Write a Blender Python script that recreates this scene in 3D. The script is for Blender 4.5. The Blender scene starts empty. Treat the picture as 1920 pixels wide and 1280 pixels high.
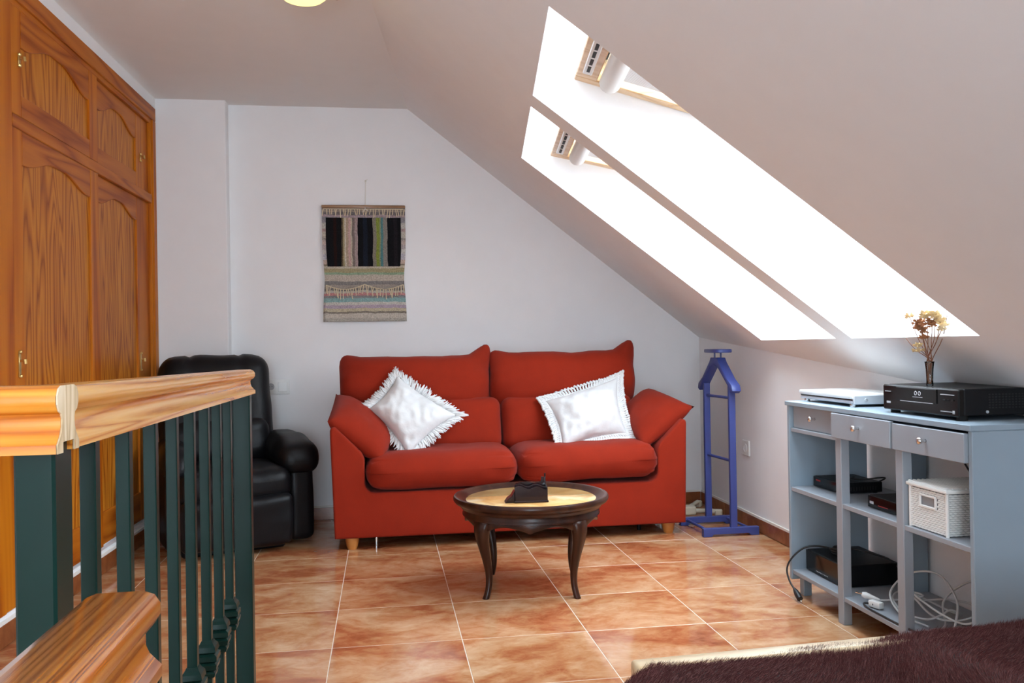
import bpy, bmesh, math, random
from mathutils import Vector, Matrix, noise
random.seed(7)
PI = math.pi
SC = bpy.context.scene
COL = SC.collection

# ------------------------------------------------------------------ camera
EYE = Vector((0, 0, 1.05))
FOC = 1628.5                       # focal length in pixels of the 1920 px frame
def cam_axes(y, p, r):
    fwd = Vector((math.sin(y)*math.cos(p), math.cos(y)*math.cos(p), math.sin(p)))
    right = Vector((math.cos(y), -math.sin(y), 0)); up = right.cross(fwd)
    return (math.cos(r)*right+math.sin(r)*up, -math.sin(r)*right+math.cos(r)*up, fwd)
RX, UX, FX = cam_axes(.1477, .0044, -.0168)
cd = bpy.data.cameras.new('camera'); cd.sensor_width = 36; cd.lens = FOC/1920*36
cd.clip_start = .05; cd.clip_end = 200
cam = bpy.data.objects.new('camera', cd); COL.objects.link(cam)
cam.matrix_world = Matrix.Translation(EYE) @ Matrix((RX, UX, -FX)).transposed().to_4x4()
SC.camera = cam
def ray(x, y): return RX*((x-960)/FOC) + UX*((640-y)/FOC) + FX
def ony(x, y, Y): d = ray(x, y); return EYE + d*(Y/d.y)          # pixel -> point on a plane y = Y
def onz(x, y, Z): d = ray(x, y); return EYE + d*((Z-EYE.z)/d.z)

# ------------------------------------------------------------------ roof plane (used by the light portals and the structure)
ZC = 2.535                                                    # flat ceiling height
YB = 5.45                                                     # back wall
RA = .1194
P0 = Vector((.175, YB, ZC))
DD = Vector((math.sin(RA), math.cos(RA), 0))                  # along the ridge
SS = (Vector((2.052, YB, 1.080))-P0); SS = (SS-DD*SS.dot(DD)).normalized()   # down the slope
NN = DD.cross(SS).normalized()
if NN.z > 0: NN = -NN                                         # into the room
def roof(u, v, t=0): return P0 + DD*u + SS*v - NN*t
SKY = [(-1.93, -.965), (-2.965, -2.08), (-5.35, -4.45)]  # last one is added beside the camera, out of view, for more daylight
SV0, SV1 = .845, 2.405
TH = .46                                                      # roof build-up
YN = -2.6                                                     # wall behind the camera, with an unseen glazed door added for brightness
RWX0, RWX1, RWZ = -1.25, .45, 2.20

# ------------------------------------------------------------------ world, sun, exposure
SKY_STRENGTH = 17.0
w = bpy.data.worlds.new('hazy_sky'); SC.world = w; w.use_nodes = True
nt = w.node_tree
nt.nodes['Background'].inputs[0].default_value = (.75, .87, 1.0, 1)
nt.nodes['Background'].inputs[1].default_value = SKY_STRENGTH
RM = Matrix((DD, SS, DD.cross(SS))).transposed()
for i, (u0, u1) in enumerate(SKY):
    ld = bpy.data.lights.new('skylight_portal', 'AREA'); ld.shape = 'RECTANGLE'
    ld.size = u1-u0+.1; ld.size_y = SV1-SV0+.1; ld.cycles.is_portal = True
    o = bpy.data.objects.new('skylight_portal', ld); COL.objects.link(o)
    zz = -NN; yy = SS; xx = yy.cross(zz)
    o.matrix_world = Matrix.Translation(roof((u0+u1)/2, (SV0+SV1)/2, TH+.05)) @ Matrix((xx, yy, zz)).transposed().to_4x4()
ld = bpy.data.lights.new('added_door_portal', 'AREA'); ld.shape = 'RECTANGLE'; ld.size = RWX1-RWX0; ld.size_y = RWZ; ld.cycles.is_portal = True  # sampling portal for the added door
o = bpy.data.objects.new('added_door_portal', ld); COL.objects.link(o); o.location = ((RWX0+RWX1)/2, YN-.2, RWZ/2); o.rotation_euler = (PI/2, 0, 0)
SC.view_settings.view_transform = 'Standard'
SC.view_settings.look = 'None'
SC.view_settings.exposure = 0.0
SC.view_settings.gamma = 1.0
SC.view_settings.use_curve_mapping = False

# ------------------------------------------------------------------ materials
MATS = {}
def newmat(name):
    m = bpy.data.materials.new(name); m.use_nodes = True; MATS[name] = m
    return m, m.node_tree, m.node_tree.nodes['Principled BSDF']
def N(nt, t, **kw):
    n = nt.nodes.new(t)
    for k, v in kw.items():
        if k.startswith('i_'):
            key = k[2:]
            n.inputs[int(key) if key.isdigit() else key].default_value = v
        else: setattr(n, k, v)
    return n
def ramp(nt, fac, stops, interp='LINEAR'):
    r = nt.nodes.new('ShaderNodeValToRGB'); r.color_ramp.interpolation = interp
    els = r.color_ramp.elements
    while len(els) < len(stops): els.new(.5)
    for e, (p, c) in zip(els, stops): e.position = p; e.color = (*c, 1)
    nt.links.new(fac, r.inputs[0]); return r
def bump(nt, bs, h, strength, dist=.01):
    b = N(nt, 'ShaderNodeBump', i_Strength=strength, i_Distance=dist)
    nt.links.new(h, b.inputs['Height']); nt.links.new(b.outputs[0], bs.inputs['Normal']); return b
def coords(nt, scale=(1, 1, 1), rand=0.0):
    tc = N(nt, 'ShaderNodeTexCoord'); mp = N(nt, 'ShaderNodeMapping'); mp.inputs['Scale'].default_value = scale
    nt.links.new(tc.outputs['Object'], mp.inputs['Vector'])
    if rand:
        oi = N(nt, 'ShaderNodeObjectInfo'); mu = N(nt, 'ShaderNodeVectorMath', operation='SCALE')
        cb = N(nt, 'ShaderNodeCombineXYZ', i_0=rand, i_1=rand*1.7, i_2=rand*.6)
        nt.links.new(cb.outputs[0], mu.inputs[0]); nt.links.new(oi.outputs['Random'], mu.inputs['Scale'])
        nt.links.new(mu.outputs[0], mp.inputs['Location'])
    return mp.outputs[0]
def plain(name, col, rough=.5, metal=0, var=.0, vs=8, bmp=0, bs_=200, spec=.5, coat=0, sheen=0):
    m, nt, b = newmat(name)
    b.inputs['Base Color'].default_value = (*col, 1); b.inputs['Roughness'].default_value = rough
    b.inputs['Metallic'].default_value = metal; b.inputs['Specular IOR Level'].default_value = spec
    b.inputs['Coat Weight'].default_value = coat; b.inputs['Sheen Weight'].default_value = sheen
    v = coords(nt)
    n1 = N(nt, 'ShaderNodeTexNoise', i_Scale=vs, i_Detail=4.0); nt.links.new(v, n1.inputs['Vector'])
    lo = tuple(max(0, c*(1-var)) for c in col); hi = tuple(min(1, c*(1+var)) for c in col)
    r = ramp(nt, n1.outputs['Fac'], [(.3, lo), (.7, hi)]); nt.links.new(r.outputs[0], b.inputs['Base Color'])
    if bmp:
        n2 = N(nt, 'ShaderNodeTexNoise', i_Scale=bs_, i_Detail=3.0); nt.links.new(v, n2.inputs['Vector'])
        bump(nt, b, n2.outputs['Fac'], bmp, .002)
    return m
def wood(name, dark, mid, light, axis=2, freq=9., along=.55, rings=7., rough=.35, coat=.2, fine=.35, rand=7.):
    m, nt, b = newmat(name)
    s = [freq]*3; s[axis] = along
    v = coords(nt, tuple(s), rand)
    n1 = N(nt, 'ShaderNodeTexNoise', i_Scale=1.0, i_Detail=1.5, i_Roughness=.4, i_Distortion=.25); nt.links.new(v, n1.inputs['Vector'])
    mu = N(nt, 'ShaderNodeMath', operation='MULTIPLY', i_1=rings); nt.links.new(n1.outputs['Fac'], mu.inputs[0])
    fr = N(nt, 'ShaderNodeMath', operation='PINGPONG', i_1=.5); nt.links.new(mu.outputs[0], fr.inputs[0])
    s2 = [freq*18]*3; s2[axis] = freq*.45
    v2 = coords(nt, tuple(s2), rand)
    n2 = N(nt, 'ShaderNodeTexNoise', i_Scale=1.0, i_Detail=2.0); nt.links.new(v2, n2.inputs['Vector'])
    ml = N(nt, 'ShaderNodeMath', operation='MULTIPLY_ADD', i_1=fine); nt.links.new(n2.outputs['Fac'], ml.inputs[0])
    m2 = N(nt, 'ShaderNodeMath', operation='MULTIPLY', i_1=1.5); nt.links.new(fr.outputs[0], m2.inputs[0])
    nt.links.new(m2.outputs[0], ml.inputs[2])
    r = ramp(nt, ml.outputs[0], [(.12, dark), (.42, mid), (.85, light)])
    nt.links.new(r.outputs[0], b.inputs['Base Color'])
    b.inputs['Roughness'].default_value = rough; b.inputs['Coat Weight'].default_value = coat; b.inputs['Coat Roughness'].default_value = .15
    bump(nt, b, n2.outputs['Fac'], .08, .002)
    return m

plain('paint', (.86, .855, .86), .75, var=.01, bmp=.12, bs_=90)
plain('ceiling_paint', (.80, .785, .77), .8, var=.01, bmp=.1, bs_=90)
plain('grout', (.66, .53, .41), .7, var=.1, vs=30)
plain('caulk', (.78, .75, .70), .6)
def tile_mat(name, stops, rough, sc=(2.6, 4.6, 4.), rand=23.):
    m, nt, b = newmat(name)
    v = coords(nt, sc, rand)
    n1 = N(nt, 'ShaderNodeTexNoise', i_Scale=1.5, i_Detail=5.0, i_Roughness=.6, i_Distortion=.6); nt.links.new(v, n1.inputs['Vector'])
    n2 = N(nt, 'ShaderNodeTexNoise', i_Scale=6.0, i_Detail=5.0, i_Roughness=.7, i_Distortion=1.0); nt.links.new(v, n2.inputs['Vector'])
    ad = N(nt, 'ShaderNodeMath', operation='MULTIPLY_ADD', i_1=.36); nt.links.new(n2.outputs['Fac'], ad.inputs[0])
    nt.links.new(n1.outputs['Fac'], ad.inputs[2])
    r = ramp(nt, ad.outputs[0], stops); nt.links.new(r.outputs[0], b.inputs['Base Color'])
    b.inputs['Roughness'].default_value = rough; b.inputs['Specular IOR Level'].default_value = .5
    n3 = N(nt, 'ShaderNodeTexNoise', i_Scale=14., i_Detail=2.); nt.links.new(v, n3.inputs['Vector'])
    bump(nt, b, n3.outputs['Fac'], .03, .004)
tile_mat('floor_tile', [(.46, (.27, .070, .026)), (.57, (.38, .120, .046)), (.67, (.48, .21, .090)), (.78, (.57, .315, .165)), (.92, (.66, .43, .26))], .10, (2.0, 2.9, 3.))
tile_mat('skirting_tile', [(.45, (.17, .045, .013)), (.70, (.26, .080, .026)), (.95, (.36, .14, .05))], .25)
wood('wardrobe_frame', (.30, .058, .002), (.46, .118, .004), (.55, .170, .008), 2, 7., .4, 5., rough=.42, coat=.06)
wood('wardrobe_rail', (.25, .048, .003), (.40, .100, .007), (.49, .145, .012), 1, 7., .6, 6., rough=.42, coat=.06)
wood('wardrobe_panel', (.26, .055, .004), (.47, .145, .011), (.57, .210, .020), 2, 9., .85, 11., rough=.42, coat=.06, fine=.3)
wood('rail_pine', (.42, .12, .016), (.64, .26, .050), (.72, .37, .10), 1, 24., .38, 7., rough=.25, coat=.3)
wood('rail_pine_cross', (.46, .10, .006), (.66, .21, .016), (.76, .32, .040), 0, 26., .9, 8., rough=.25, coat=.3)
wood('rail_pine_front', (.22, .045, .004), (.46, .13, .014), (.58, .21, .030), 1, 75., .6, 5., rough=.2, coat=.5, fine=.25)
wood('end_grain', (.42, .27, .14), (.62, .45, .27), (.72, .56, .38), 2, 30., 4., 6., rough=.7, coat=0)
wood('sash_pine', (.60, .36, .17), (.72, .47, .25), (.78, .55, .32), 0, 10., .6, 5., rough=.4)
wood('bed_pine', (.66, .44, .22), (.78, .58, .34), (.82, .64, .40), 0, 10., .6, 5., rough=.35)
wood('mahogany', (.018, .005, .003), (.032, .009, .0045), (.048, .015, .007), 2, 9., 1., 5., rough=.3, coat=.06)
MATS['mahogany'].node_tree.nodes['Principled BSDF'].inputs['Specular IOR Level'].default_value = .3
wood('foot_wood', (.33, .10, .02), (.48, .17, .035), (.55, .22, .05), 2, 12., 2., 4.)
wood('dowel_wood', (.16, .075, .03), (.24, .12, .05), (.30, .16, .07), 0, 12., 1., 4.)
for k_ in ('wardrobe_frame', 'wardrobe_rail', 'wardrobe_panel'): MATS[k_].node_tree.nodes['Principled BSDF'].inputs['Specular IOR Level'].default_value = .14
plain('green_paint', (.0045, .022, .017), .30, var=.12, vs=5, spec=.16)
plain('blue_paint', (.045, .065, .25), .38, var=.06, vs=6)
plain('grey_paint', (.27, .34, .40), .5, var=.04, vs=4, bmp=.05, bs_=60)
plain('grey_front', (.31, .335, .37), .5, var=.05, vs=4)
plain('black_leather', (.005, .005, .006), .42, var=.2, vs=6, bmp=.35, bs_=120, spec=.22)
plain('black_plastic', (.005, .005, .005), .4, var=.1, spec=.2)
plain('black_gloss', (.004, .004, .004), .15, var=.1, spec=.25)
plain('black_metal', (.006, .006, .007), .45, var=.1, spec=.22)
plain('cable_black', (.012, .012, .013), .45)
plain('cable_grey', (.56, .57, .57), .45)
plain('white_plastic', (.80, .80, .78), .35)
plain('silver_plastic', (.62, .64, .67), .3, metal=.35)
plain('trim_grey', (.42, .43, .45), .4)
plain('print_light', (.52, .52, .54), .5)
plain('print_red', (.35, .02, .02), .5)
plain('white_wicker', (.82, .81, .78), .55, var=.04)
plain('basket_inside', (.30, .30, .31), .8)
plain('brass', (.62, .42, .16), .28, metal=.9)
plain('chrome', (.78, .77, .75), .14, metal=1.)
plain('cream_plastic', (.70, .64, .50), .5, var=.05)
plain('white_cotton', (.74, .735, .73), .95, var=.03, vs=20, bmp=.5, bs_=90)
plain('thread', (.66, .55, .38), .9)
plain('string', (.74, .70, .64), .9)
plain('stem_brown', (.17, .06, .025), .8, var=.3, vs=40)
plain('petal_tan', (.66, .50, .28), .85, var=.25, vs=30)
plain('petal_brown', (.36, .15, .06), .85, var=.3, vs=30)
plain('blind_white', (.80, .80, .79), .6)
plain('slot_black', (.006, .006, .006), .6)
plain('lacquer_dark', (.016, .005, .006), .22, var=.4, vs=20, coat=.3)
plain('mattress_cloth', (.70, .68, .64), .9)
plain('plaster_dark', (.5, .5, .5), .9)

def fabric(name, col, sc=420., b_=.35, var=.12, sheen=.25):
    m, nt, b = newmat(name)
    v = coords(nt)
    w1 = N(nt, 'ShaderNodeTexNoise', i_Scale=sc, i_Detail=2.); nt.links.new(v, w1.inputs['Vector'])
    w2 = N(nt, 'ShaderNodeTexNoise', i_Scale=9., i_Detail=3.); nt.links.new(v, w2.inputs['Vector'])
    ad = N(nt, 'ShaderNodeMath', operation='ADD'); nt.links.new(w1.outputs['Fac'], ad.inputs[0]); nt.links.new(w2.outputs['Fac'], ad.inputs[1])
    hf = N(nt, 'ShaderNodeMath', operation='MULTIPLY', i_1=.5); nt.links.new(ad.outputs[0], hf.inputs[0])
    r = ramp(nt, hf.outputs[0], [(.3, tuple(c*(1-var) for c in col)), (.7, tuple(c*(1+var) for c in col))])
    nt.links.new(r.outputs[0], b.inputs['Base Color']); b.inputs['Roughness'].default_value = .9
    b.inputs['Sheen Weight'].default_value = sheen; b.inputs['Sheen Roughness'].default_value = .5; b.inputs['Specular IOR Level'].default_value = .2
    bump(nt, b, w1.outputs['Fac'], b_, .002)
fabric('red_fabric', (.275, .018, .0045), sheen=.05)
fabric('fur_base', (.014, .004, .0035))
fabric('fur_hair', (.050, .010, .009), sc=60., var=.35, sheen=.9)
MATS['fur_hair'].node_tree.nodes['Principled BSDF'].inputs['Sheen Tint'].default_value = (1., .45, .42, 1)

# marble inlay
m, nt, b = newmat('marble')
v = coords(nt, (5, 5, 5))
n1 = N(nt, 'ShaderNodeTexNoise', i_Scale=1.3, i_Detail=6., i_Distortion=1.2); nt.links.new(v, n1.inputs['Vector'])
r = ramp(nt, n1.outputs['Fac'], [(.3, (.50, .24, .07)), (.5, (.66, .38, .14)), (.68, (.74, .54, .28))]); nt.links.new(r.outputs[0], b.inputs['Base Color'])
b.inputs['Roughness'].default_value = .09

# clear glass: mostly transparent with a faint reflection
def glass(name, tint, refl):
    m = bpy.data.materials.new(name); m.use_nodes = True; MATS[name] = m; nt = m.node_tree
    nt.nodes.remove(nt.nodes['Principled BSDF'])
    tr = N(nt, 'ShaderNodeBsdfTransparent'); tr.inputs[0].default_value = (*tint, 1)
    gl = N(nt, 'ShaderNodeBsdfGlossy', i_Roughness=.02); lw = N(nt, 'ShaderNodeLayerWeight', i_Blend=refl)
    mx = N(nt, 'ShaderNodeMixShader'); nt.links.new(lw.outputs['Fresnel'], mx.inputs[0])
    nt.links.new(tr.outputs[0], mx.inputs[1]); nt.links.new(gl.outputs[0], mx.inputs[2])
    nt.links.new(mx.outputs[0], nt.nodes['Material Output'].inputs[0])
glass('window_glass', (.96, .98, .98), .15)
glass('vase_glass', (.95, .97, .96), .3)
# translucent blind cloth
m, nt, b = newmat('blind_cloth'); b.inputs['Base Color'].default_value = (.75, .75, .76, 1); b.inputs['Roughness'].default_value = .8
wv = N(nt, 'ShaderNodeTexWave', i_Scale=40.); nt.links.new(coords(nt), wv.inputs['Vector']); bump(nt, b, wv.outputs['Fac'], .1, .002)
# lamp bowl
m, nt, b = newmat('lamp_bowl'); b.inputs['Base Color'].default_value = (.9, .75, .3, 1)
b.inputs['Emission Color'].default_value = (1., .86, .30, 1); b.inputs['Emission Strength'].default_value = 1.5
n1 = N(nt, 'ShaderNodeLayerWeight', i_Blend=.4)
m, nt, b = newmat('lamp_bulb'); b.inputs['Emission Color'].default_value = (1., .85, .5, 1); b.inputs['Emission Strength'].default_value = 6.
glass('lamp_plate', (.62, .56, .52), .4)

def stripes(name, axis, stops, wob=.004):
    """woven stripes: (position 0..1 over 'span', colour), constant steps along a local axis"""
    (a0, a1), cols = stops
    m, nt, b = newmat(name)
    tc = N(nt, 'ShaderNodeTexCoord')
    nz = N(nt, 'ShaderNodeTexNoise', i_Scale=14., i_Detail=3.); nt.links.new(tc.outputs['Object'], nz.inputs['Vector'])
    sp = N(nt, 'ShaderNodeSeparateXYZ'); nt.links.new(tc.outputs['Object'], sp.inputs[0])
    ad = N(nt, 'ShaderNodeMath', operation='MULTIPLY_ADD', i_1=wob*4); nt.links.new(nz.outputs['Fac'], ad.inputs[0]); nt.links.new(sp.outputs[axis], ad.inputs[2])
    mr = N(nt, 'ShaderNodeMapRange'); mr.inputs['From Min'].default_value = a0+wob*2; mr.inputs['From Max'].default_value = a1+wob*2
    nt.links.new(ad.outputs[0], mr.inputs['Value'])
    r = ramp(nt, mr.outputs[0], cols, 'CONSTANT'); 
    n2 = N(nt, 'ShaderNodeTexNoise', i_Scale=160., i_Detail=2.); nt.links.new(tc.outputs['Object'], n2.inputs['Vector'])
    mx = N(nt, 'ShaderNodeMix', data_type='RGBA', blend_type='MULTIPLY'); mx.inputs['Factor'].default_value = .8
    r2 = ramp(nt, n2.outputs['Fac'], [(.3, (.45, .45, .45)), (.7, (1, 1, 1))])
    nt.links.new(r.outputs[0], mx.inputs['A']); nt.links.new(r2.outputs[0], mx.inputs['B'])
    nt.links.new(mx.outputs['Result'], b.inputs['Base Color']); b.inputs['Roughness'].default_value = .95; b.inputs['Specular IOR Level'].default_value = .1
    bump(nt, b, n2.outputs['Fac'], .5, .003)

# ------------------------------------------------------------------ object helpers
def reg(o, label=None, cat=None, group=None, kind=None):
    if label: o['label'] = label
    if cat: o['category'] = cat
    if group: o['group'] = group
    if kind: o['kind'] = kind
    return o
def thing(name, label, cat, loc=(0, 0, 0), rz=0, group=None):
    o = bpy.data.objects.new(name, None); o.empty_display_size = .05; COL.objects.link(o)
    o.location = loc; o.rotation_euler = (0, 0, rz)
    return reg(o, label, cat, group)
def root_inv(p):
    while p.parent: p = p.parent
    return p.matrix_basis.inverted()
class B:
    """collects shapes for one mesh object"""
    def __init__(s): s.bm = bmesh.new()
    def _xf(s, vs, M):
        for v in vs: v.co = M @ v.co
    def box(s, c, size, bev=.003, M=None, seg=1):
        r = bmesh.ops.create_cube(s.bm, size=1); vs = r['verts']
        for v in vs: v.co = Vector((v.co.x*size[0], v.co.y*size[1], v.co.z*size[2]))
        if bev > 0:
            es = list({e for v in vs for e in v.link_edges}); bev = min(bev, min(size)*.45)
            g = bmesh.ops.bevel(s.bm, geom=es, offset=bev, segments=seg, affect='EDGES', profile=.5)
            vs = list({v for f in g['faces'] for v in f.verts} | {v for v in vs if v.is_valid})
        Mt = Matrix.Translation(c) if M is None else Matrix.Translation(c) @ M.to_4x4()
        s._xf(vs, Mt); return s
    def span(s, a, b, bev=.003, seg=1):
        a, b = Vector(a), Vector(b)
        return s.box((a+b)/2, [abs(x) for x in (b-a)], bev, None, seg)
    def prism(s, pts, a, b, f, bev=0, seg=2):
        """polygon pts (2D) extruded from a to b; f(p, t) -> 3D point"""
        lo = [s.bm.verts.new(f(p, a)) for p in pts]; hi = [s.bm.verts.new(f(p, b)) for p in pts]
        n = len(pts); fs = []
        for i in range(n): fs.append(s.bm.faces.new((lo[i], lo[(i+1) % n], hi[(i+1) % n], hi[i])))
        fs.append(s.bm.faces.new(lo[::-1])); fs.append(s.bm.faces.new(hi))
        bmesh.ops.recalc_face_normals(s.bm, faces=fs)
        if bev:
            es = list({e for e in fs[-1].edges} | {e for e in fs[-2].edges})
            bmesh.ops.bevel(s.bm, geom=es, offset=bev, segments=seg, affect='EDGES', profile=.5)
        return s
    def tube(s, pts, r, seg=6, cap=True):
        pts = [Vector(p) for p in pts]; n = len(pts)
        rs = r if isinstance(r, (list, tuple)) else [r]*n
        rings = []; ref = None
        for i, p in enumerate(pts):
            t = (pts[min(i+1, n-1)]-pts[max(i-1, 0)]).normalized()
            if ref is None:
                ref = Vector((0, 0, 1)) if abs(t.z) < .9 else Vector((1, 0, 0))
            x = (ref - t*ref.dot(t)).normalized(); y = t.cross(x); ref = x
            rings.append([s.bm.verts.new(p + (x*math.cos(2*PI*k/seg)+y*math.sin(2*PI*k/seg))*rs[i]) for k in range(seg)])
        for i in range(n-1):
            for k in range(seg):
                s.bm.faces.new((rings[i][k], rings[i][(k+1) % seg], rings[i+1][(k+1) % seg], rings[i+1][k]))
        if cap:
            s.bm.faces.new(rings[0][::-1]); s.bm.faces.new(rings[-1])
        return s
    def lathe(s, prof, c, seg=24, M=None, close=True):
        c = Vector(c); rings = []
        for r, z in prof:
            ring = []
            for k in range(seg):
                a = 2*PI*k/seg; p = Vector((r*math.cos(a), r*math.sin(a), z))
                if M is not None: p = M @ p
                ring.append(s.bm.verts.new(c+p))
            rings.append(ring)
        for i in range(len(prof)-1):
            for k in range(seg): s.bm.faces.new((rings[i][k], rings[i][(k+1) % seg], rings[i+1][(k+1) % seg], rings[i+1][k]))
        if close:
            s.bm.faces.new(rings[0][::-1]); s.bm.faces.new(rings[-1])
        return s
    def ball(s, c, r, sub=2, sc=(1, 1, 1)):
        g = bmesh.ops.create_icosphere(s.bm, subdivisions=sub, radius=r)
        for v in g['verts']: v.co = Vector((v.co.x*sc[0], v.co.y*sc[1], v.co.z*sc[2])) + Vector(c)
        return s
    def grid(s, f, nu, nv):
        vs = [[s.bm.verts.new(f(i/nu, j/nv)) for j in range(nv+1)] for i in range(nu+1)]
        for i in range(nu):
            for j in range(nv): s.bm.faces.new((vs[i][j], vs[i+1][j], vs[i+1][j+1], vs[i][j+1]))
        return s
    def poly(s, pts):
        s.bm.faces.new([s.bm.verts.new(p) for p in pts]); return s
    def build(s, name, mat, parent=None, world=False, smooth=False, label=None, kind=None, loc=None):
        bm = s.bm
        if world and parent is not None: bm.transform(root_inv(parent))
        bmesh.ops.remove_doubles(bm, verts=bm.verts, dist=1e-6)
        bmesh.ops.recalc_face_normals(bm, faces=bm.faces)
        me = bpy.data.meshes.new(name); bm.to_mesh(me); bm.free()
        if smooth:
            for p in me.polygons: p.use_smooth = True
            if smooth != 'all':
                try: me.set_sharp_from_angle(angle=math.radians(40))
                except Exception: pass
        me.materials.append(MATS[mat])
        o = bpy.data.objects.new(name, me); COL.objects.link(o)
        if parent is not None: o.parent = parent
        if loc is not None: o.location = loc
        if label: o['label'] = label
        if kind: o['kind'] = kind
        return o
def copy_obj(o, parent=None, loc=None):
    c = o.copy(); COL.objects.link(c); c.parent = parent
    if loc is not None: c.location = loc
    return c
def smoothpath(pts, n=8):
    pts = [Vector(p) for p in pts]; out = []
    for i in range(len(pts)-1):
        p0 = pts[max(i-1, 0)]; p1 = pts[i]; p2 = pts[i+1]; p3 = pts[min(i+2, len(pts)-1)]
        for k in range(n):
            t = k/n
            out.append(.5*((2*p1)+(-p0+p2)*t+(2*p0-5*p1+4*p2-p3)*t*t+(-p0+3*p1-3*p2+p3)*t**3))
    out.append(pts[-1]); return out
def softbox(size, r, puff=(0, 0, 0), n=10, wr=.0, wf=6., seed=0, fn=None, M=None, c=(0, 0, 0)):
    """rounded upholstery block as a closed bmesh; puff bulges the faces, wr adds wrinkles"""
    bm = bmesh.new(); h = [x/2 for x in size]
    def axis(a):
        inn = h[a]-r
        cs = [-h[a]+r*(1-math.cos(k*PI/8)) for k in range(4)]
        mid = [-inn+2*inn*k/n for k in range(n+1)]
        return cs+mid+[-x for x in cs[::-1]]
    ax = [axis(a) for a in range(3)]
    def add(fixed, side):
        a, b_ = [k for k in range(3) if k != fixed]
        g = []
        for x in ax[a]:
            row = []
            for y in ax[b_]:
                p = [0, 0, 0]; p[fixed] = side*h[fixed]; p[a] = x; p[b_] = y
                row.append(bm.verts.new(p))
            g.append(row)
        for i in range(len(g)-1):
            for j in range(len(g[0])-1): bm.faces.new((g[i][j], g[i+1][j], g[i+1][j+1], g[i][j+1]))
    for f in range(3):
        for sd in (-1, 1): add(f, sd)
    bmesh.ops.remove_doubles(bm, verts=bm.verts, dist=1e-5)
    off = Vector((seed*3.1, seed*1.7, seed*2.3))
    for v in bm.verts:
        p = v.co.copy()
        q = Vector([max(-(h[k]-r), min(h[k]-r, p[k])) for k in range(3)])
        d = p-q
        nr = d.normalized() if d.length > 1e-9 else Vector((0, 0, 0))
        p = q + nr*r
        uvw = [p[k]/h[k] for k in range(3)]
        b_ = [max(0, 1-uvw[k]**2) for k in range(3)]
        for k in range(3):
            o1, o2 = [x for x in range(3) if x != k]
            p[k] += puff[k]*uvw[k]*math.sqrt(b_[o1]*b_[o2])
        if wr: p += nr*wr*noise.noise((p+off)*wf)
        if fn: p = fn(p, uvw)
        v.co = p
    Mt = Matrix.Translation(c) @ (M.to_4x4() if M is not None else Matrix.Identity(4))
    bm.transform(Mt)
    bb = B(); bb.bm.free(); bb.bm = bm
    return bb
def pillow(c00, c10, c11, c01, thick, n=22, pinch=.06, wr=.006, seed=0, flat=.0):
    """four-cornered cushion between four points (3D), edges drawn in, body bulging along the normal"""
    c00, c10, c11, c01 = [Vector(c) for c in (c00, c10, c11, c01)]
    nrm = (c10-c00+c11-c01).cross(c01-c00+c11-c10).normalized()
    def base(u, v):
        a, b_ = 2*u-1, 2*v-1
        a2 = a*(1-pinch*(1-b_*b_)*a*a); b2 = b_*(1-pinch*(1-a*a)*b_*b_)
        u, v = (a2+1)/2, (b2+1)/2
        return c00*(1-u)*(1-v)+c10*u*(1-v)+c11*u*v+c01*(1-u)*v
    def tt(u, v):
        a, b_ = abs(2*u-1), abs(2*v-1)
        return thick/2*((1-a**2.6)*(1-b_**2.6))**.55
    off = Vector((seed*5.3, seed*2.9, seed*1.1))
    b = B()
    for sd in (1, -1):
        def f(u, v, sd=sd):
            p = base(u, v); t = tt(u, v)
            e = min(u, 1-u, v, 1-v)
            return p + nrm*sd*(t + wr*(noise.noise((p+off)*9)+.45*noise.noise((p+off)*27))*min(1, e*8)) + Vector((0, 0, -flat*t))
        b.grid(f, n, n)
    bmesh.ops.remove_doubles(b.bm, verts=b.bm.verts, dist=1e-5)
    return b, base, nrm
def hexa(b, f, r0, r1, r2, bev=0):
    """box given by three ranges in any local frame f(a,b,c)"""
    vs = [b.bm.verts.new(f(x, y, z)) for x in r0 for y in r1 for z in r2]
    fs = [b.bm.faces.new([vs[i] for i in q]) for q in ((0, 1, 3, 2), (4, 6, 7, 5), (0, 4, 5, 1), (2, 3, 7, 6), (0, 2, 6, 4), (1, 5, 7, 3))]
    bmesh.ops.recalc_face_normals(b.bm, faces=fs)
    if bev:
        es = list({e for q in fs for e in q.edges})
        bmesh.ops.bevel(b.bm, geom=es, offset=bev, segments=1, affect='EDGES', profile=.5)
    return b
def XL(y): return -1.328+.03*(y-4.5)
def XR(y): return 2.050+.0139*(y-YB)
def struct(b, name, mat, **kw): return reg(b.build(name, mat, **kw), kind='structure')

# ------------------------------------------------------------------ structure
fl = struct(B().span((-1.7, YN-.2, -.15), (2.3, YB+.2, -.0007), 0), 'floor', 'grout')
TA, TB = .4575, .4487; TX0, TY0 = -.193, 4.456; GAP = .0012
tile_meshes = {}
i0 = math.floor((-1.62-TX0)/TA); i1 = math.ceil((2.1-TX0)/TA)
j0 = math.floor((YN-TY0)/TB); j1 = math.ceil((YB+.05-TY0)/TB)
for i in range(i0, i1):
    for j in range(j0, j1):
        x0 = TX0+TA*i; y0 = TY0+TB*j
        xa, xb = max(x0, -1.60), min(x0+TA, 2.08); ya, yb = max(y0, YN), min(y0+TB, YB+.02)
        if xb-xa < .02 or yb-ya < .02: continue
        key = (round(xb-xa, 3), round(yb-ya, 3))
        c = Vector(((xa+xb)/2, (ya+yb)/2, -.004))
        if key not in tile_meshes:
            t = B().box((0, 0, 0), (xb-xa-2*GAP, yb-ya-2.6*GAP, .008), .0012).build('tile', 'floor_tile', fl, loc=c)
            tile_meshes[key] = t
        else: copy_obj(tile_meshes[key], fl, c)
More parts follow.
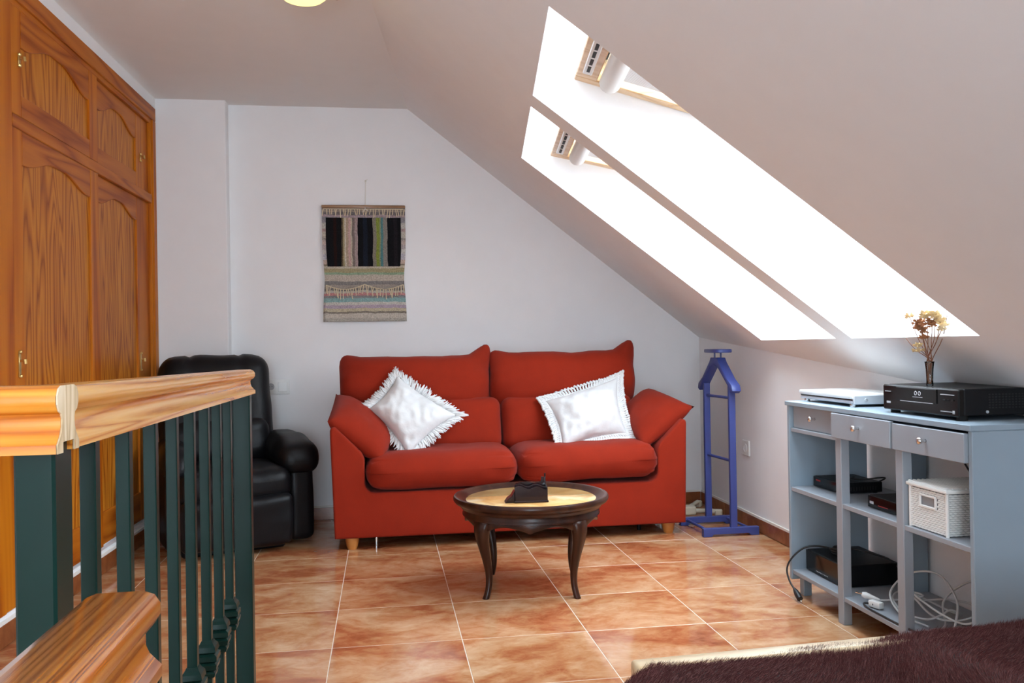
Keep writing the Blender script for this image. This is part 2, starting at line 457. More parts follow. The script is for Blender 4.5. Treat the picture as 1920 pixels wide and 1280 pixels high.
# back wall with the gable outline, and the pilaster at its left
struct(B().prism([(-1.7, -.1), (2.35, -.1), (2.35, 1.15), (.18, 2.90), (-1.7, 2.90)], YB, YB+.15, lambda p, t: Vector((p[0], t, p[1]))), 'wall_back', 'paint')
struct(B().span((-1.60, YB-.10, 0), (-.905, YB+.02, ZC+.05), .004), 'wall_pilaster', 'paint')
NICHE = .034                                # the wardrobe front sits in a shallow recess
wlb = B(); fw = lambda a, y, z: Vector((XL(y)-a, y, z))
hexa(wlb, fw, (NICHE, .25), (YN-.1, YB+.1), (-.1, 2.90))
for ry, rz in (((YN-.1, 3.299), (-.1, 2.90)), ((3.299, YB+.1), (2.471, 2.90)), ((3.299, YB+.1), (-.1, .109)), ((5.336, YB+.1), (.109, 2.471))):
    hexa(wlb, fw, (0, NICHE), ry, rz)
struct(wlb, 'wall_left', 'paint')
struct(hexa(B(), lambda a, y, z: Vector((XR(y)+a, y, z)), (0, .15), (YN-.1, YB+.1), (-.1, 1.25)), 'wall_right', 'paint')
wf = B()
fz = lambda p, t: Vector((p[0], t, p[1]))
for poly in ([(-1.7, -.1), (RWX0, -.1), (RWX0, 2.90), (-1.7, 2.90)], [(RWX1, -.1), (2.35, -.1), (2.35, .9), (RWX1, 2.4)], [(RWX0, RWZ), (RWX1, RWZ), (RWX1, 2.4), (RWX0, 2.90)], [(RWX0, -.1), (RWX1, -.1), (RWX1, 0), (RWX0, 0)]):
    wf.prism(poly, YN-.15, YN, fz)
struct(wf, 'wall_front', 'paint')
def crease(y): return P0.x + (y-YB)*math.tan(RA)
struct(B().prism([(-1.7, YN-.15), (crease(YN-.15)+.004, YN-.15), (crease(YB+.15)+.004, YB+.15), (-1.7, YB+.15)], ZC, ZC+.3, lambda p, t: Vector((p[0], p[1], t))), 'ceiling', 'ceiling_paint')
sl = B()
ucut = sorted([-8.4, .5]+[u for w_ in SKY for u in w_]); vcut = [-.02, SV0, SV1, 3.35]
for a in range(len(ucut)-1):
    for c in range(3):
        hole = c == 1 and any(abs(ucut[a]-w_[0]) < 1e-6 for w_ in SKY)
        q = [(ucut[a], vcut[c]), (ucut[a+1], vcut[c]), (ucut[a+1], vcut[c+1]), (ucut[a], vcut[c+1])]
        if hole:
            for k in range(4):
                p, r_ = q[k], q[(k+1) % 4]
                sl.poly([roof(*p, 0), roof(*r_, 0), roof(*r_, TH), roof(*p, TH)])
        else:
            sl.poly([roof(*p, 0) for p in q]); sl.poly([roof(*p, TH) for p in q[::-1]])
for (p, r_) in (((-8.4, -.02), (.5, -.02)), ((.5, -.02), (.5, 3.35)), ((.5, 3.35), (-8.4, 3.35)), ((-8.4, 3.35), (-8.4, -.02))):
    sl.poly([roof(*p, 0), roof(*r_, 0), roof(*r_, TH), roof(*p, TH)])
struct(sl, 'ceiling_slope', 'paint')

# roof windows: an outer frame and a centre-hinged sash, two tipped open, the third an unseen addition for light
def skylight(n, u0, u1, deg):
    root = bpy.data.objects.new('window_%d' % n, None); COL.objects.link(root); root.location = roof((u0+u1)/2, SV1, .2)
    root['kind'] = 'structure'
    fr = B()
    for ra, rb in (((u0, u0+.035), (SV0, SV1)), ((u1-.035, u1), (SV0, SV1)), ((u0, u1), (SV0, SV0+.035)), ((u0, u1), (SV1-.035, SV1))):
        hexa(fr, lambda u, v, t: roof(u, v, t), ra, rb, (.36, .475), .003)
    fr.build('frame', 'sash_pine', root, world=True)
    th = math.radians(deg); vp = (SV0+SV1)/2; tp = .428; L = .745
    def sash(u, a, c): return roof(u, vp+a*math.cos(th)-c*math.sin(th), tp+a*math.sin(th)+c*math.cos(th))
    ua, ub = u0+.012, u1-.012
    for ra, rb in (((ua, ua+.055), (-L, L)), ((ub-.055, ub), (-L, L)), ((ua+.055, ub-.055), (-L, -L+.085)), ((ua+.055, ub-.055), (L-.07, L))):
        hexa(B(), sash, ra, rb, (-.02, .035), .004).build('sash_rail', 'sash_pine', root, world=True)
    hexa(B(), sash, (ua+.05, ub-.05), (-L+.08, L-.065), (.010, .022)).build('glass_pane', 'window_glass', root, world=True)
    vb = hexa(B(), sash, (ua+.14, ub-.14), (-L+.022, -L+.058), (-.034, -.019), .003).build('vent_bar', 'white_plastic', root, world=True)
    nsl = 7
    for k in range(nsl):
        s0 = ua+.155+(ub-ua-.31)*k/nsl
        hexa(B(), sash, (s0, s0+(ub-ua-.31)/nsl*.72), (-L+.034, -L+.046), (-.0365, -.033)).build('vent_slot', 'slot_black', vb, world=True)
    cz = B(); pts = [sash(ua+.062, -L+.135, -.012), sash(ub-.062, -L+.135, -.012)]
    cz.tube(pts, .042, 16); cz.build('blind_cassette', 'blind_white', root, world=True, smooth=True)
    hexa(B(), sash, (ua+.085, ub-.085), (-L+.16, -L+.36), (.000, .003)).build('blind_cloth', 'blind_cloth', root, world=True)
    hexa(B(), sash, (ua+.085, ub-.085), (-L+.355, -L+.375), (-.004, .006), .002).build('blind_bar', 'trim_grey', root, world=True)
for k, (u0, u1) in enumerate(SKY): skylight(k+1, u0, u1, (25, 21, 0)[k])

# glazed door added behind the camera, out of view, to brighten the room
td = bpy.data.objects.new('added_door_1', None); COL.objects.link(td); td.location = ((RWX0+RWX1)/2, YN-.08, 0); td['kind'] = 'structure'
for k in range(2):
    a = RWX0+(RWX1-RWX0)/2*k; c = a+(RWX1-RWX0)/2
    for p, q in (((a, 0), (a+.06, RWZ)), ((c-.06, 0), (c, RWZ)), ((a+.06, 0), (c-.06, .10)), ((a+.06, RWZ-.07), (c-.06, RWZ))):
        B().span((p[0], YN-.11, p[1]), (q[0], YN-.06, q[1]), .004).build('added_door_frame', 'white_plastic', td, world=True)
    B().span((a+.06, YN-.09, .10), (c-.06, YN-.08, RWZ-.07), 0).build('glass_pane', 'window_glass', td, world=True)

# skirting tiles with a pale caulked top
def baseboard(name, f, a, b_, step, h=.074, th=.011):
    cb = reg(hexa(B(), f, (a, b_), (0, th*.8), (h, h+.012)).build(name, 'caulk'), kind='structure')
    x = a
    while x < b_-.01:
        e = min(x+step, b_)
        hexa(B(), f, (x+.0015, e-.0015), (0, th), (.002, h), .0015).build('skirting_tile', 'skirting_tile', cb)
        x = e
baseboard('baseboard_back', lambda a, o, z: Vector((a, YB-o, z)), -.905, 2.04, .4575)
baseboard('baseboard_pilaster', lambda a, o, z: Vector((a, YB-.10-o, z)), -1.33, -.905, .4575)
baseboard('baseboard_left', lambda a, o, z: Vector((XL(a)+o, a, z)), YN, YB-.11, .4487, .082)
baseboard('baseboard_right', lambda a, o, z: Vector((XR(a)-o, a, z)), YN, YB-.013, .4487)

# ------------------------------------------------------------------ built-in wardrobe on the left wall
wd = thing('wardrobe', 'honey-coloured wooden built-in wardrobe with arched door panels and brass handles', 'wardrobe', (XL(4.4)-NICHE, 4.4, .11))
def wl(y, o, z): return Vector((XL(y)-NICHE+o, y, z))
WY0, WY1 = 3.30, 5.335; WZ0, WZ1 = .110, 2.470
def wpart(name, mat, parent, *rs, bev=.003):
    b = B()
    for r in rs: hexa(b, wl, *r, bev)
    return b.build(name, mat, parent, world=True)
wpart('architrave', 'wardrobe_rail', wd, ((WY0, WY1), (.0, .040), (2.392, WZ1)), ((WY0+.06, WY1-.05), (.0, .030), (2.368, 2.394)))
wpart('architrave', 'wardrobe_frame', wd, ((WY1-.058, WY1), (.0, .040), (WZ0, 2.392)), ((WY1-.075, WY1-.058), (.0, .030), (WZ0, 2.392)))
wpart('architrave', 'wardrobe_frame', wd, ((WY0, WY0+.075), (.0, .040), (WZ0, 2.392)), ((WY0+.075, WY0+.185), (.0, .034), (WZ0, 2.372)))
wpart('middle_rail', 'wardrobe_rail', wd, ((WY0+.185, WY1-.07), (.0, .034), (1.905, 1.955)))
wpart('back_board', 'wardrobe_frame', wd, ((WY0+.05, WY1-.05), (.0, .002), (WZ0+.01, 2.40)))
def door(ya, yb, za, zb, off, sl_, sr, bot, top, rise, hand):
    d = hexa(B(), wl, (ya+sl_-.004, yb-sr+.004), (.002, off-.010), (za+bot-.005, zb-top+.002)).build('door', 'wardrobe_panel', wd, world=True)
    hexa(B(), wl, (ya, ya+sl_), (.002, off), (za, zb), .002).build('stile', 'wardrobe_frame', d, world=True)
    hexa(B(), wl, (yb-sr, yb), (.002, off), (za, zb), .002).build('stile', 'wardrobe_frame', d, world=True)
    y0, y1 = ya+sl_, yb-sr; w_ = y1-y0
    arch = []
    for k in range(25):
        t = k/24; s = abs(2*t-1)
        e = 0 if s > .92 else (1 if s < .12 else .5+.5*math.cos(PI*(s-.12)/.80))
        arch.append((y0+w_*t, zb-top-rise*(1-e)))
    pts = [(y0, zb)]+arch+[(y1, zb)]
    B().prism(pts, .002, off, lambda p, t: wl(p[0], t, p[1]), .003, 1).build('top_rail', 'wardrobe_rail', d, world=True)
    hexa(B(), wl, (y0, y1), (.002, off), (za, za+bot), .002).build('bottom_rail', 'wardrobe_rail', d, world=True)
    hy, hz, hl = hand
    hb = B()
    hexa(hb, wl, (hy-.009, hy+.009), (off, off+.004), (hz-hl/2, hz+hl/2), .0015)
    hb.ball(wl(hy, off+.004, hz+hl/2-.004), .008, 1); hb.ball(wl(hy, off+.004, hz-hl/2+.004), .008, 1)
    hb.tube([wl(hy, off, hz+hl*.12), wl(hy, off+.020, hz+hl*.12)], .0045, 8)
    hb.tube([wl(hy, off+.020, hz+hl*.12+.006), wl(hy, off+.022, hz+hl*.12-.012)], .007, 8)
    hb.build('handle', 'brass', d, world=True, smooth=True, label='polished brass handle plate with small knob')
door(3.49, 4.40, .12, 1.905, .030, .085, .105, .155, .075, .055, (3.525, 1.010, .10))
door(4.38, 5.265, .12, 1.905, .014, .060, .225, .155, .075, .055, (5.075, .995, .10))
door(3.49, 4.40, 1.957, 2.368, .030, .085, .105, .085, .075, .065, (3.555, 2.172, .05))
door(4.38, 5.265, 1.957, 2.368, .014, .060, .225, .085, .075, .065, (5.115, 2.137, .045))

# ------------------------------------------------------------------ railing
rl = thing('stair_railing', 'dark green metal railing with pine handrail beside the wardrobe', 'railing', (-.37, 1.72, 0))
PROF = [(0, 0), (.018, 0), (.026, -.003), (.0305, -.010), (.0305, -.019), (.026, -.026), (.0195, -.029), (.0175, -.034), (.0180, -.042), (.0215, -.050), (.0280, -.057), (.0310, -.060), (.0310, -.069), (.016, -.069), (.016, -.058)]
PROF = PROF + [(-x, z) for x, z in PROF[:0:-1]]
ra, rb_ = Vector((-.356, .955, 1.016)), Vector((-.383, 2.50, .995))
dv = (rb_-ra)
def sweep(p0, p1, side, sc=1.0):
    return lambda p, t: p0.lerp(p1, t) + side*(p[0]*sc) + Vector((0, 0, p[1]*sc))
B().prism(PROF, 0, 1, sweep(ra+dv.normalized()*.03, rb_, Vector((1, 0, 0)), .97), .002, 1).build('handrail', 'rail_pine', rl, world=True, smooth=True)
hr = B().prism(PROF, 0, 1, sweep(Vector((-.328, .968, 1.0165)), Vector((-1.34, .968, 1.0165)), Vector((0, 1, 0)), 1.0), 0).build('handrail', 'rail_pine_cross', rl, world=True, smooth=True)
B().prism(PROF, 0, 1, sweep(Vector((-.3265, .968, 1.0165)), Vector((-.3285, .968, 1.0165)), Vector((0, 1, 0)), 1.0), 0).build('end_grain', 'end_grain', hr, world=True)
B().span((-.374, .948, 0), (-.334, 1.000, .960), .003).build('newel_post', 'green_paint', rl, world=True)
B().span((-.408, 2.450, 0), (-.362, 2.490, .945), .003).build('newel_post', 'green_paint', rl, world=True)
B().span((-1.30, .950, .05), (-.374, .966, .075), .002).build('bottom_bar', 'green_paint', rl, world=True)
bot = B()
hexa(bot, lambda a, y, z: Vector((-.354-.031*(y-.98)/1.49+a, y, z)), (-.010, .010), (1.0, 2.45), (.06, .085), .002)
bot.build('bottom_bar', 'green_paint', rl, world=True)
bal = None; col0 = None
for k in range(8):
    y = 1.128+.1538*k; x = -.354-.031*(y-.98)/1.49
    loc = Vector((x, y, 0))-rl.location
    if bal is None:
        bal = B().span((-.0095, -.0095, .07), (.0095, .0095, .955), .0015).build('baluster', 'green_paint', rl, loc=loc)
        cb = B()
        prof = [(.011, -.038), (.017, -.034), (.019, -.026), (.015, -.022), (.021, -.018), (.023, -.008), (.017, -.004), (.023, 0), (.023, .010), (.016, .014), (.021, .018), (.019, .028), (.014, .034), (.011, .040)]
        cb.lathe([(r_*1.35, z) for r_, z in prof], (0, 0, .405), 4, Matrix.Rotation(PI/4, 3, 'Z'))
        col0 = cb.build('collar', 'green_paint', bal)
    else:
        c = copy_obj(bal, rl, loc); copy_obj(col0, c)
for k in range(6):                     # balusters under the cross rail
    c = copy_obj(bal, rl, Vector((-.50-.15*k, .958, 0))-rl.location); copy_obj(col0, c)

r2 = thing('stair_handrail', 'broad glossy pine handrail end in front of the green railing', 'handrail', (-.25, .3, 0))
h2 = B().prism(PROF, 0, 1, sweep(Vector((-.248, -.9, .822)), Vector((-.250, .875, .822)), Vector((1, 0, 0)), 1.18), .003, 2).build('handrail', 'rail_pine_front', r2, world=True, smooth=True)
B().span((-.268, .40, 0), (-.230, .44, .765), .003).build('newel_post', 'green_paint', r2, world=True)
B().span((-.268, -.80, 0), (-.230, -.76, .765), .003).build('newel_post', 'green_paint', r2, world=True)
#@@OBJ
# ------------------------------------------------------------------ sofa
sf = thing('sofa', 'rust-red fabric two-seat sofa with loose back cushions and round wooden feet', 'sofa', (.68, 4.98, 0))
def inv_round(cx, cz, r, a0, a1, n=5):
    return [(cx+r*math.cos(a0+(a1-a0)*k/n), cz+r*math.sin(a0+(a1-a0)*k/n)) for k in range(n+1)]
out = [(-.262, .062), (1.630, .062), (1.642, .60)] + inv_round(1.622, .610, .020, 0, PI*.62, 4) + [(1.49, .500)]
out += [(1.476, .47)] + [(p, q) for p, q in inv_round(1.426, .345, .050, 0, -PI/2, 4)]
out += inv_round(-.054, .345, .050, -PI/2, -PI, 4) + [(-.104, .47), (-.118, .505)] + inv_round(-.258, .622, .020, PI*.38, PI, 4) + [(-.278, .60)]
B().prism(out, 4.575, 5.36, lambda p, t: Vector((p[0], t, p[1])), .012, 3).build('body', 'red_fabric', sf, world=True, smooth=True)
softbox((1.62, .17, .74), .05, c=(.64, 5.30, .46), n=6).build('back_frame', 'red_fabric', sf, world=True, smooth='all')
def ears(cx):
    def f(p, q):
        ex = max(0, abs(q[0])-.62)/.38; ez = max(0, q[2]-.35)/.65
        k = .35 if q[0] < 0 else 1.0
        p.z += .075*k*(ex**2.2)*ez**1.5; p.x += math.copysign(.020*k*(ex**2)*ez, q[0])
        wq = max(0, (q[0]-.72)/.28)*max(0, (q[2]-.45)/.55)
        p.z += .036*wq; p.x += .016*wq
        p.y *= 1-.85*(ex**1.6)*max(0, abs(q[2])-.2)/.8
        p.z += .016*(q[0]*q[0]-.5)*max(0, q[2])
        return p
    return f
tilt = Matrix.Rotation(math.radians(-9), 3, 'X')
for cx, wdt, zc_, sd in ((.185, .860, .838, 1), (1.055, .872, .848, 2)):
    softbox((wdt, .19, .320), .065, (.0, .055, .0), 14, .010, 7., sd, ears(cx), tilt, (cx, 5.10, zc_)).build('back_cushion', 'red_fabric', sf, world=True, smooth='all')
for cx, wdt, sd in ((.275, .790, 3), (1.065, .785, 4)):
    softbox((wdt, .17, .30), .06, (.0, .04, .008), 12, .006, 7., sd, None, tilt, (cx, 5.015, .595)).build('lumbar_cushion', 'red_fabric', sf, world=True, smooth='all')
def seatfn(p, q):
    e = max(0, abs(q[0])-.55)/.45                       # gathered ends
    k = e*max(0, -q[1]-.2)
    p.z += .007*k*math.sin(p.z*240+3*q[0]) + .004*k*noise.noise(Vector((p.x*40, p.z*60, 1.3)))
    p.y += .016*k*math.sin(p.z*170+p.x*9)
    return p
for cx, wdt, zc_, sd in ((.303, .800, .400, 5), (1.090, .775, .411, 6)):
    softbox((wdt, .62, .185), .088, (.006, .012, .010), 14, .006, 8., sd, seatfn, Matrix.Rotation(math.radians(-.6 if sd == 5 else -1.2), 3, 'Y'), (cx, 4.845, zc_)).build('seat_cushion', 'red_fabric', sf, world=True, smooth='all')
# padded pillows lying over the arms
def arm_pillow(pts, th, seed):
    b, _, _ = pillow(*pts, th, 20, .02, .008, seed)
    b.build('arm_cushion', 'red_fabric', sf, world=True, smooth='all')
def P(x, y, Y): return ony(x, y, Y)
arm_pillow([P(614, 790, 4.60), P(718, 866, 4.58), P(744, 815, 4.98), P(630, 738, 5.00)], .185, 1)
arm_pillow([P(1205, 842, 4.60), P(1302, 762, 4.62), P(1216, 728, 5.00), P(1160, 775, 4.98)], .165, 2)
for x, y in ((-.175, 4.625), (1.548, 4.640), (-.175, 5.30), (1.548, 5.30)):
    B().lathe([(.024, 0), (.029, .012), (.036, .045), (.036, .066)], (x, y, 0), 16).build('foot', 'foot_wood', sf, world=True, smooth=True, label='turned orange wooden foot')
for x, y, m_ in ((-.05, 4.70, 'chrome'), (1.41, 4.74, 'black_metal')):
    B().lathe([(.011, 0), (.011, .064)], (x, y, 0), 10).build('bed_leg', m_, sf, world=True, smooth=True)

# white cushions with crocheted edging
def lace_cushion(name, label, corners, thick, seed, fringe):
    cs = [P(*c) for c in corners]
    base_c = sum(cs, Vector())/4
    t = thing(name, label, 'cushion', (base_c.x, base_c.y, min(c.z for c in cs)), 0, 'white cushions on the sofa')
    mid = lambda c: base_c + (c-base_c)*.90
    b, base, nrm = pillow(*[mid(c) for c in cs], thick, 44, .13, .022, seed)
    b.build('cover', 'white_cotton', t, world=True, smooth='all')
    lb = B(); rnd = random.Random(seed)
    per = 34 if fringe else 30
    for e in range(4):
        for k in range(per):
            s = k/per
            uv = [(s, 0), (1, s), (1-s, 1), (0, 1-s)][e]
            p = base(*uv); ctr = base(.5, .5)
            outw = (p-ctr).normalized()
            q = cs[e].lerp(cs[(e+1) % 4], s)
            ln = (.036 if fringe else .034)+.006*rnd.random()
            if fringe:
                for m_ in range(3):
                    dr = (outw + Vector((rnd.uniform(-.5, .5), rnd.uniform(-.3, .1), rnd.uniform(-.5, .5)))).normalized()
                    st = p+Vector((rnd.uniform(-.006, .006), 0, rnd.uniform(-.006, .006)))
                    lb.tube([st, st+outw*ln*.6+nrm*rnd.uniform(-.004, .004), st+outw*ln*.7+dr*ln*.7], [.0055, .0052, .0022], 5)
            else:
                cc = p+outw*ln*.55
                tng = (base(*[min(1, max(0, x)) for x in uv])-ctr).cross(nrm).normalized()
                ring = [cc+(outw*math.cos(a)*ln*.62+tng*math.sin(a)*.0105)+nrm*(.004*math.sin(2*a)) for a in [2*PI*j/9 for j in range(10)]]
                lb.tube(ring, .0050, 5, False)
                lb.ball(p+outw*ln*1.2, .0095, 1)
                lb.ball(p+outw*ln*.2, .0085, 1)
    lb.build('lace_fringe' if fringe else 'crochet_trim', 'white_cotton', t, world=True, smooth='all', kind='stuff')
lace_cushion('cushion', 'white cotton cushion with shaggy fringe, standing on one corner on the sofa',
             [(766, 866, 4.68), (868, 778, 4.80), (742, 696, 4.93), (682, 766, 4.84)], .165, 3, True)
lace_cushion('cushion', 'white cotton cushion with looped crochet trim beside the sofa arm',
             [(1048, 848, 4.69), (1184, 818, 4.74), (1166, 698, 4.93), (1012, 748, 4.90)], .165, 5, False)

# ------------------------------------------------------------------ recliner
rc = thing('recliner', 'black leather recliner armchair beside the wardrobe', 'armchair', (-.876, 4.95, 0), math.radians(20))
def chan(p, q):                                         # stitched channels
    p.y += .014*math.exp(-((abs(p.x)-.13)/.012)**2)*(1 if q[1] < 0 else 0)
    p.z -= .010*math.exp(-((abs(p.x)-.13)/.014)**2)*max(0, q[2])
    return p
bt = Matrix.Rotation(math.radians(-10), 3, 'X')
softbox((.60, .21, .64), .085, (.01, .03, .01), 16, .012, 6., 1, chan, bt, (0, .205, .695)).build('backrest', 'black_leather', rc, smooth='all')
softbox((.54, .16, .25), .07, (.01, .03, .01), 14, .012, 7., 2, None, bt, (0, .115, .535)).build('lumbar_pad', 'black_leather', rc, smooth='all')
softbox((.56, .60, .17), .06, (0, .02, .02), 16, .010, 6., 3, lambda p, q: (p.__setitem__(2, p.z-.010*math.exp(-((p.x-.12)/.012)**2)) or p), None, (0, -.09, .345)).build('seat', 'black_leather', rc, smooth='all')
def foot_fn(p, q):
    p.y += .010*math.exp(-((p.x-.10)/.012)**2) - .012*math.sin(p.z*14+p.x*9)*(1-abs(q[2]))
    return p
softbox((.56, .09, .27), .035, (0, .02, .0), 16, .012, 7., 4, foot_fn, Matrix.Rotation(math.radians(4), 3, 'X'), (0, -.385, .170)).build('footrest', 'black_leather', rc, smooth='all')
for s in (-1, 1):
    softbox((.13 if s > 0 else .08, .56 if s > 0 else .48, .44), .035, (.01, 0, 0), 10, .006, 6., 5+s, None, None, (.355 if s > 0 else -.29, -.02 if s > 0 else -.06, .245)).build('arm', 'black_leather', rc, smooth='all')
    def padfn(p, q):
        f = max(0, -q[1])
        p.z -= .045*f*f
        return p
    softbox((.215 if s > 0 else .15, .58 if s > 0 else .46, .15), .066, (.01, .02, .02), 14, .010, 7., 8+s, padfn, None, (.345 if s > 0 else -.265, -.03 if s > 0 else -.07, .490)).build('arm_pad', 'black_leather', rc, smooth='all')
B().box((0, -.02, .035), (.52, .56, .07), .01).build('base', 'black_metal', rc)

# ------------------------------------------------------------------ coffee table and letter rack
TC = Vector((.628, 3.742, 0))
ct = thing('coffee_table', 'round dark mahogany coffee table with marble inlay and curved legs', 'table', TC)
prof = [(.0, .372), (.283, .372), (.284, .3825), (.292, .386), (.306, .395), (.318, .402), (.327, .4045), (.334, .402), (.338, .394), (.337, .384), (.331, .376), (.318, .370), (.309, .362), (.305, .353), (.296, .350), (.296, .334), (.299, .330), (.299, .323), (.290, .320), (.255, .320), (.0, .330)]
prof = [(max(r_, .0005), z) for r_, z in prof]
B().lathe(prof, (0, 0, 0), 72).build('table_top', 'mahogany', ct, smooth=True)
B().lathe([(.0005, .372), (.2835, .372), (.2835, .3845), (.281, .3865), (.0005, .3865)], (0, 0, 0), 64).build('marble_inlay', 'marble', ct, smooth=True, label='polished tan marble disc')
LEG = [math.radians(214.5+90*k) for k in range(4)]
ap = B(); n = 192; rin, rout = .272, .287
def hem(a):
    k = min(range(4), key=lambda i: abs(math.atan2(math.sin(a-LEG[i]-PI/4), math.cos(a-LEG[i]-PI/4))))
    d = abs(math.atan2(math.sin(a-LEG[k]-PI/4), math.cos(a-LEG[k]-PI/4)))/(PI/4)      # 0 midway, 1 at leg
    z = .302 - .010*math.cos(d*PI*2.2)*(1-d*.6)
    if d < .09: z -= .007*(1-d/.09)
    if d > .62: z -= .030*((d-.62)/.38)**2
    return z
rows = []
for k in range(n):
    a = 2*PI*k/n; c_, s_ = math.cos(a), math.sin(a); h_ = hem(a)
    rows.append([ap.bm.verts.new((r_*c_, r_*s_, z)) for r_, z in ((rout, .325), (rout+.003, h_+.006), (rout, h_), (rin, h_), (rin, .325))])
for k in range(n):
    for j in range(5):
        ap.bm.faces.new((rows[k][j], rows[(k+1) % n][j], rows[(k+1) % n][(j+1) % 5], rows[k][(j+1) % 5]))
ap.build('apron', 'mahogany', ct, smooth=True)
def leg_mesh():
    b = B(); rings = []
    path = [(.328, .282, .036, .052), (.312, .290, .037, .056), (.285, .296, .035, .050), (.250, .294, .031, .040), (.205, .284, .026, .030), (.155, .271, .022, .024), (.105, .262, .018, .020), (.060, .262, .016, .018), (.025, .270, .016, .018), (.0, .281, .018, .019)]
    pts = smoothpath([Vector((r_, z, 0)) for z, r_, _, _ in path], 3)
    hw = smoothpath([Vector((a, b_, 0)) for _, _, a, b_ in path], 3)
    for p, q in zip(pts, hw):
        ring = []
        for k in range(10):
            a = 2*PI*k/10
            cx, cy = math.cos(a), math.sin(a)
            rr = 1/max(abs(cx), abs(cy))**.6
            ring.append(b.bm.verts.new((p.x+cx*rr*q.x*.72-.012, cy*rr*q.y*.72, p.y)))
        rings.append(ring)
    for i in range(len(rings)-1):
        for k in range(10): b.bm.faces.new((rings[i][k], rings[i][(k+1) % 10], rings[i+1][(k+1) % 10], rings[i+1][k]))
    b.bm.faces.new(rings[0][::-1]); b.bm.faces.new(rings[-1]); return b
lg = None
for a in LEG:
    if lg is None: lg = leg_mesh().build('leg', 'mahogany', ct, smooth='all'); o = lg
    else: o = copy_obj(lg, ct)
    o.rotation_euler = (0, 0, a)
# letter rack
lr = thing('letter_rack', 'small dark lacquered letter rack with wavy front on the coffee table', 'rack', (.610, 3.64, .3870), math.radians(-3))
def wave_panel(y, h0, h1, name):
    pts = [(-.068, 0)]+[(.068, 0)]
    top = []
    for k in range(17):
        t = 1-k/16; x = -.068+.136*t
        top.append((x, h0+(h1-h0)*t+.006*math.sin(t*PI*3.6)))
    B().prism(pts+top, y-.0025, y+.0025, lambda p, t: Vector((p[0], t, p[1]))).build(name, 'lacquer_dark', lr)
wave_panel(-.030, .066, .058, 'front_panel')
wave_panel(.002, .072, .066, 'divider')
B().prism([(-.068, 0), (.068, 0), (.070, .118), (.062, .096), (.052, .100), (.048, .078), (.02, .072), (-.02, .080), (-.06, .074)], .031, .036, lambda p, t: Vector((p[0], t, p[1]))).build('back_panel', 'lacquer_dark', lr)
B().box((0, 0, .004), (.146, .078, .008), .002).build('base', 'lacquer_dark', lr)
B().prism([(-.034, 0), (.036, 0), (.036, .112), (.022, .075), (-.034, .062)], .064, .069, lambda p, t: Vector((t, p[0], p[1]))).build('side_panel', 'lacquer_dark', lr)
B().prism([(-.110, 0), (-.070, 0), (-.070, .050), (-.084, .026), (-.098, .018)], -.028, .030, lambda p, t: Vector((p[0], t, p[1])), .002, 1).build('pen_ledge', 'lacquer_dark', lr)

# ------------------------------------------------------------------ valet stand
vs_ = thing('valet_stand', 'blue painted wooden clothes valet stand beside the sofa', 'valet stand', (1.85, 4.65, 0))
def foot_bar(y, xa, xb):
    pts = [(xa, 0), (xa+.045, 0), (xa+.058, .012), (xb-.058, .012), (xb-.045, 0), (xb, 0), (xb, .045), (xa, .045)]
    B().prism(pts, y-.016, y+.016, lambda p, t: Vector((p[0], t, p[1])), .002, 1).build('foot_bar', 'blue_paint', vs_, world=True)
foot_bar(4.488, 1.690, 2.005); foot_bar(4.800, 1.672, 1.990)
for x in (1.722, 1.962): B().tube([(x, 4.49, .032), (x-.012, 4.80, .032)], .008, 10).build('cross_bar', 'blue_paint', vs_, world=True, smooth=True)
for x, y in ((1.866, 4.488), (1.845, 4.800)): B().span((x-.018, y-.011, .03), (x+.018, y+.011, .815), .002).build('post', 'blue_paint', vs_, world=True)
for z in (.744, .402): B().tube([(1.866, 4.488, z), (1.845, 4.80, z)], .008, 10).build('rung', 'blue_paint', vs_, world=True, smooth=True)
han = [(4.425, .785), (4.445, .772), (4.49, .815), (4.60, .905), (4.648, .925), (4.70, .905), (4.80, .815), (4.845, .772), (4.865, .785), (4.855, .815), (4.80, .850), (4.705, .940), (4.69, .962), (4.605, .962), (4.59, .940), (4.49, .850), (4.435, .815)]
B().prism(han, -.026, .026, lambda p, t: Vector((1.856+t-.067*(p[0]-4.648), p[0], p[1])), .006, 2).build('hanger', 'blue_paint', vs_, world=True, smooth=True)
for d_ in (-.018, .018): B().tube([(1.856+d_, 4.648, .955), (1.856+d_, 4.648, .992)], .005, 8).build('tray_peg', 'blue_paint', vs_, world=True, smooth=True)
tr = []
for k in range(32):
    a = 2*PI*k/32; c_, s_ = math.cos(a), math.sin(a)
    tr.append((math.copysign(abs(c_)**.55, c_)*.058, math.copysign(abs(s_)**.55, s_)*.150))
B().prism(tr, .990, 1.009, lambda p, t: Vector((1.856+p[0]*math.cos(-.15)-p[1]*math.sin(-.15), 4.648+p[0]*math.sin(-.15)+p[1]*math.cos(-.15), t)), .003, 1).build('tray', 'blue_paint', vs_, world=True, smooth=True)

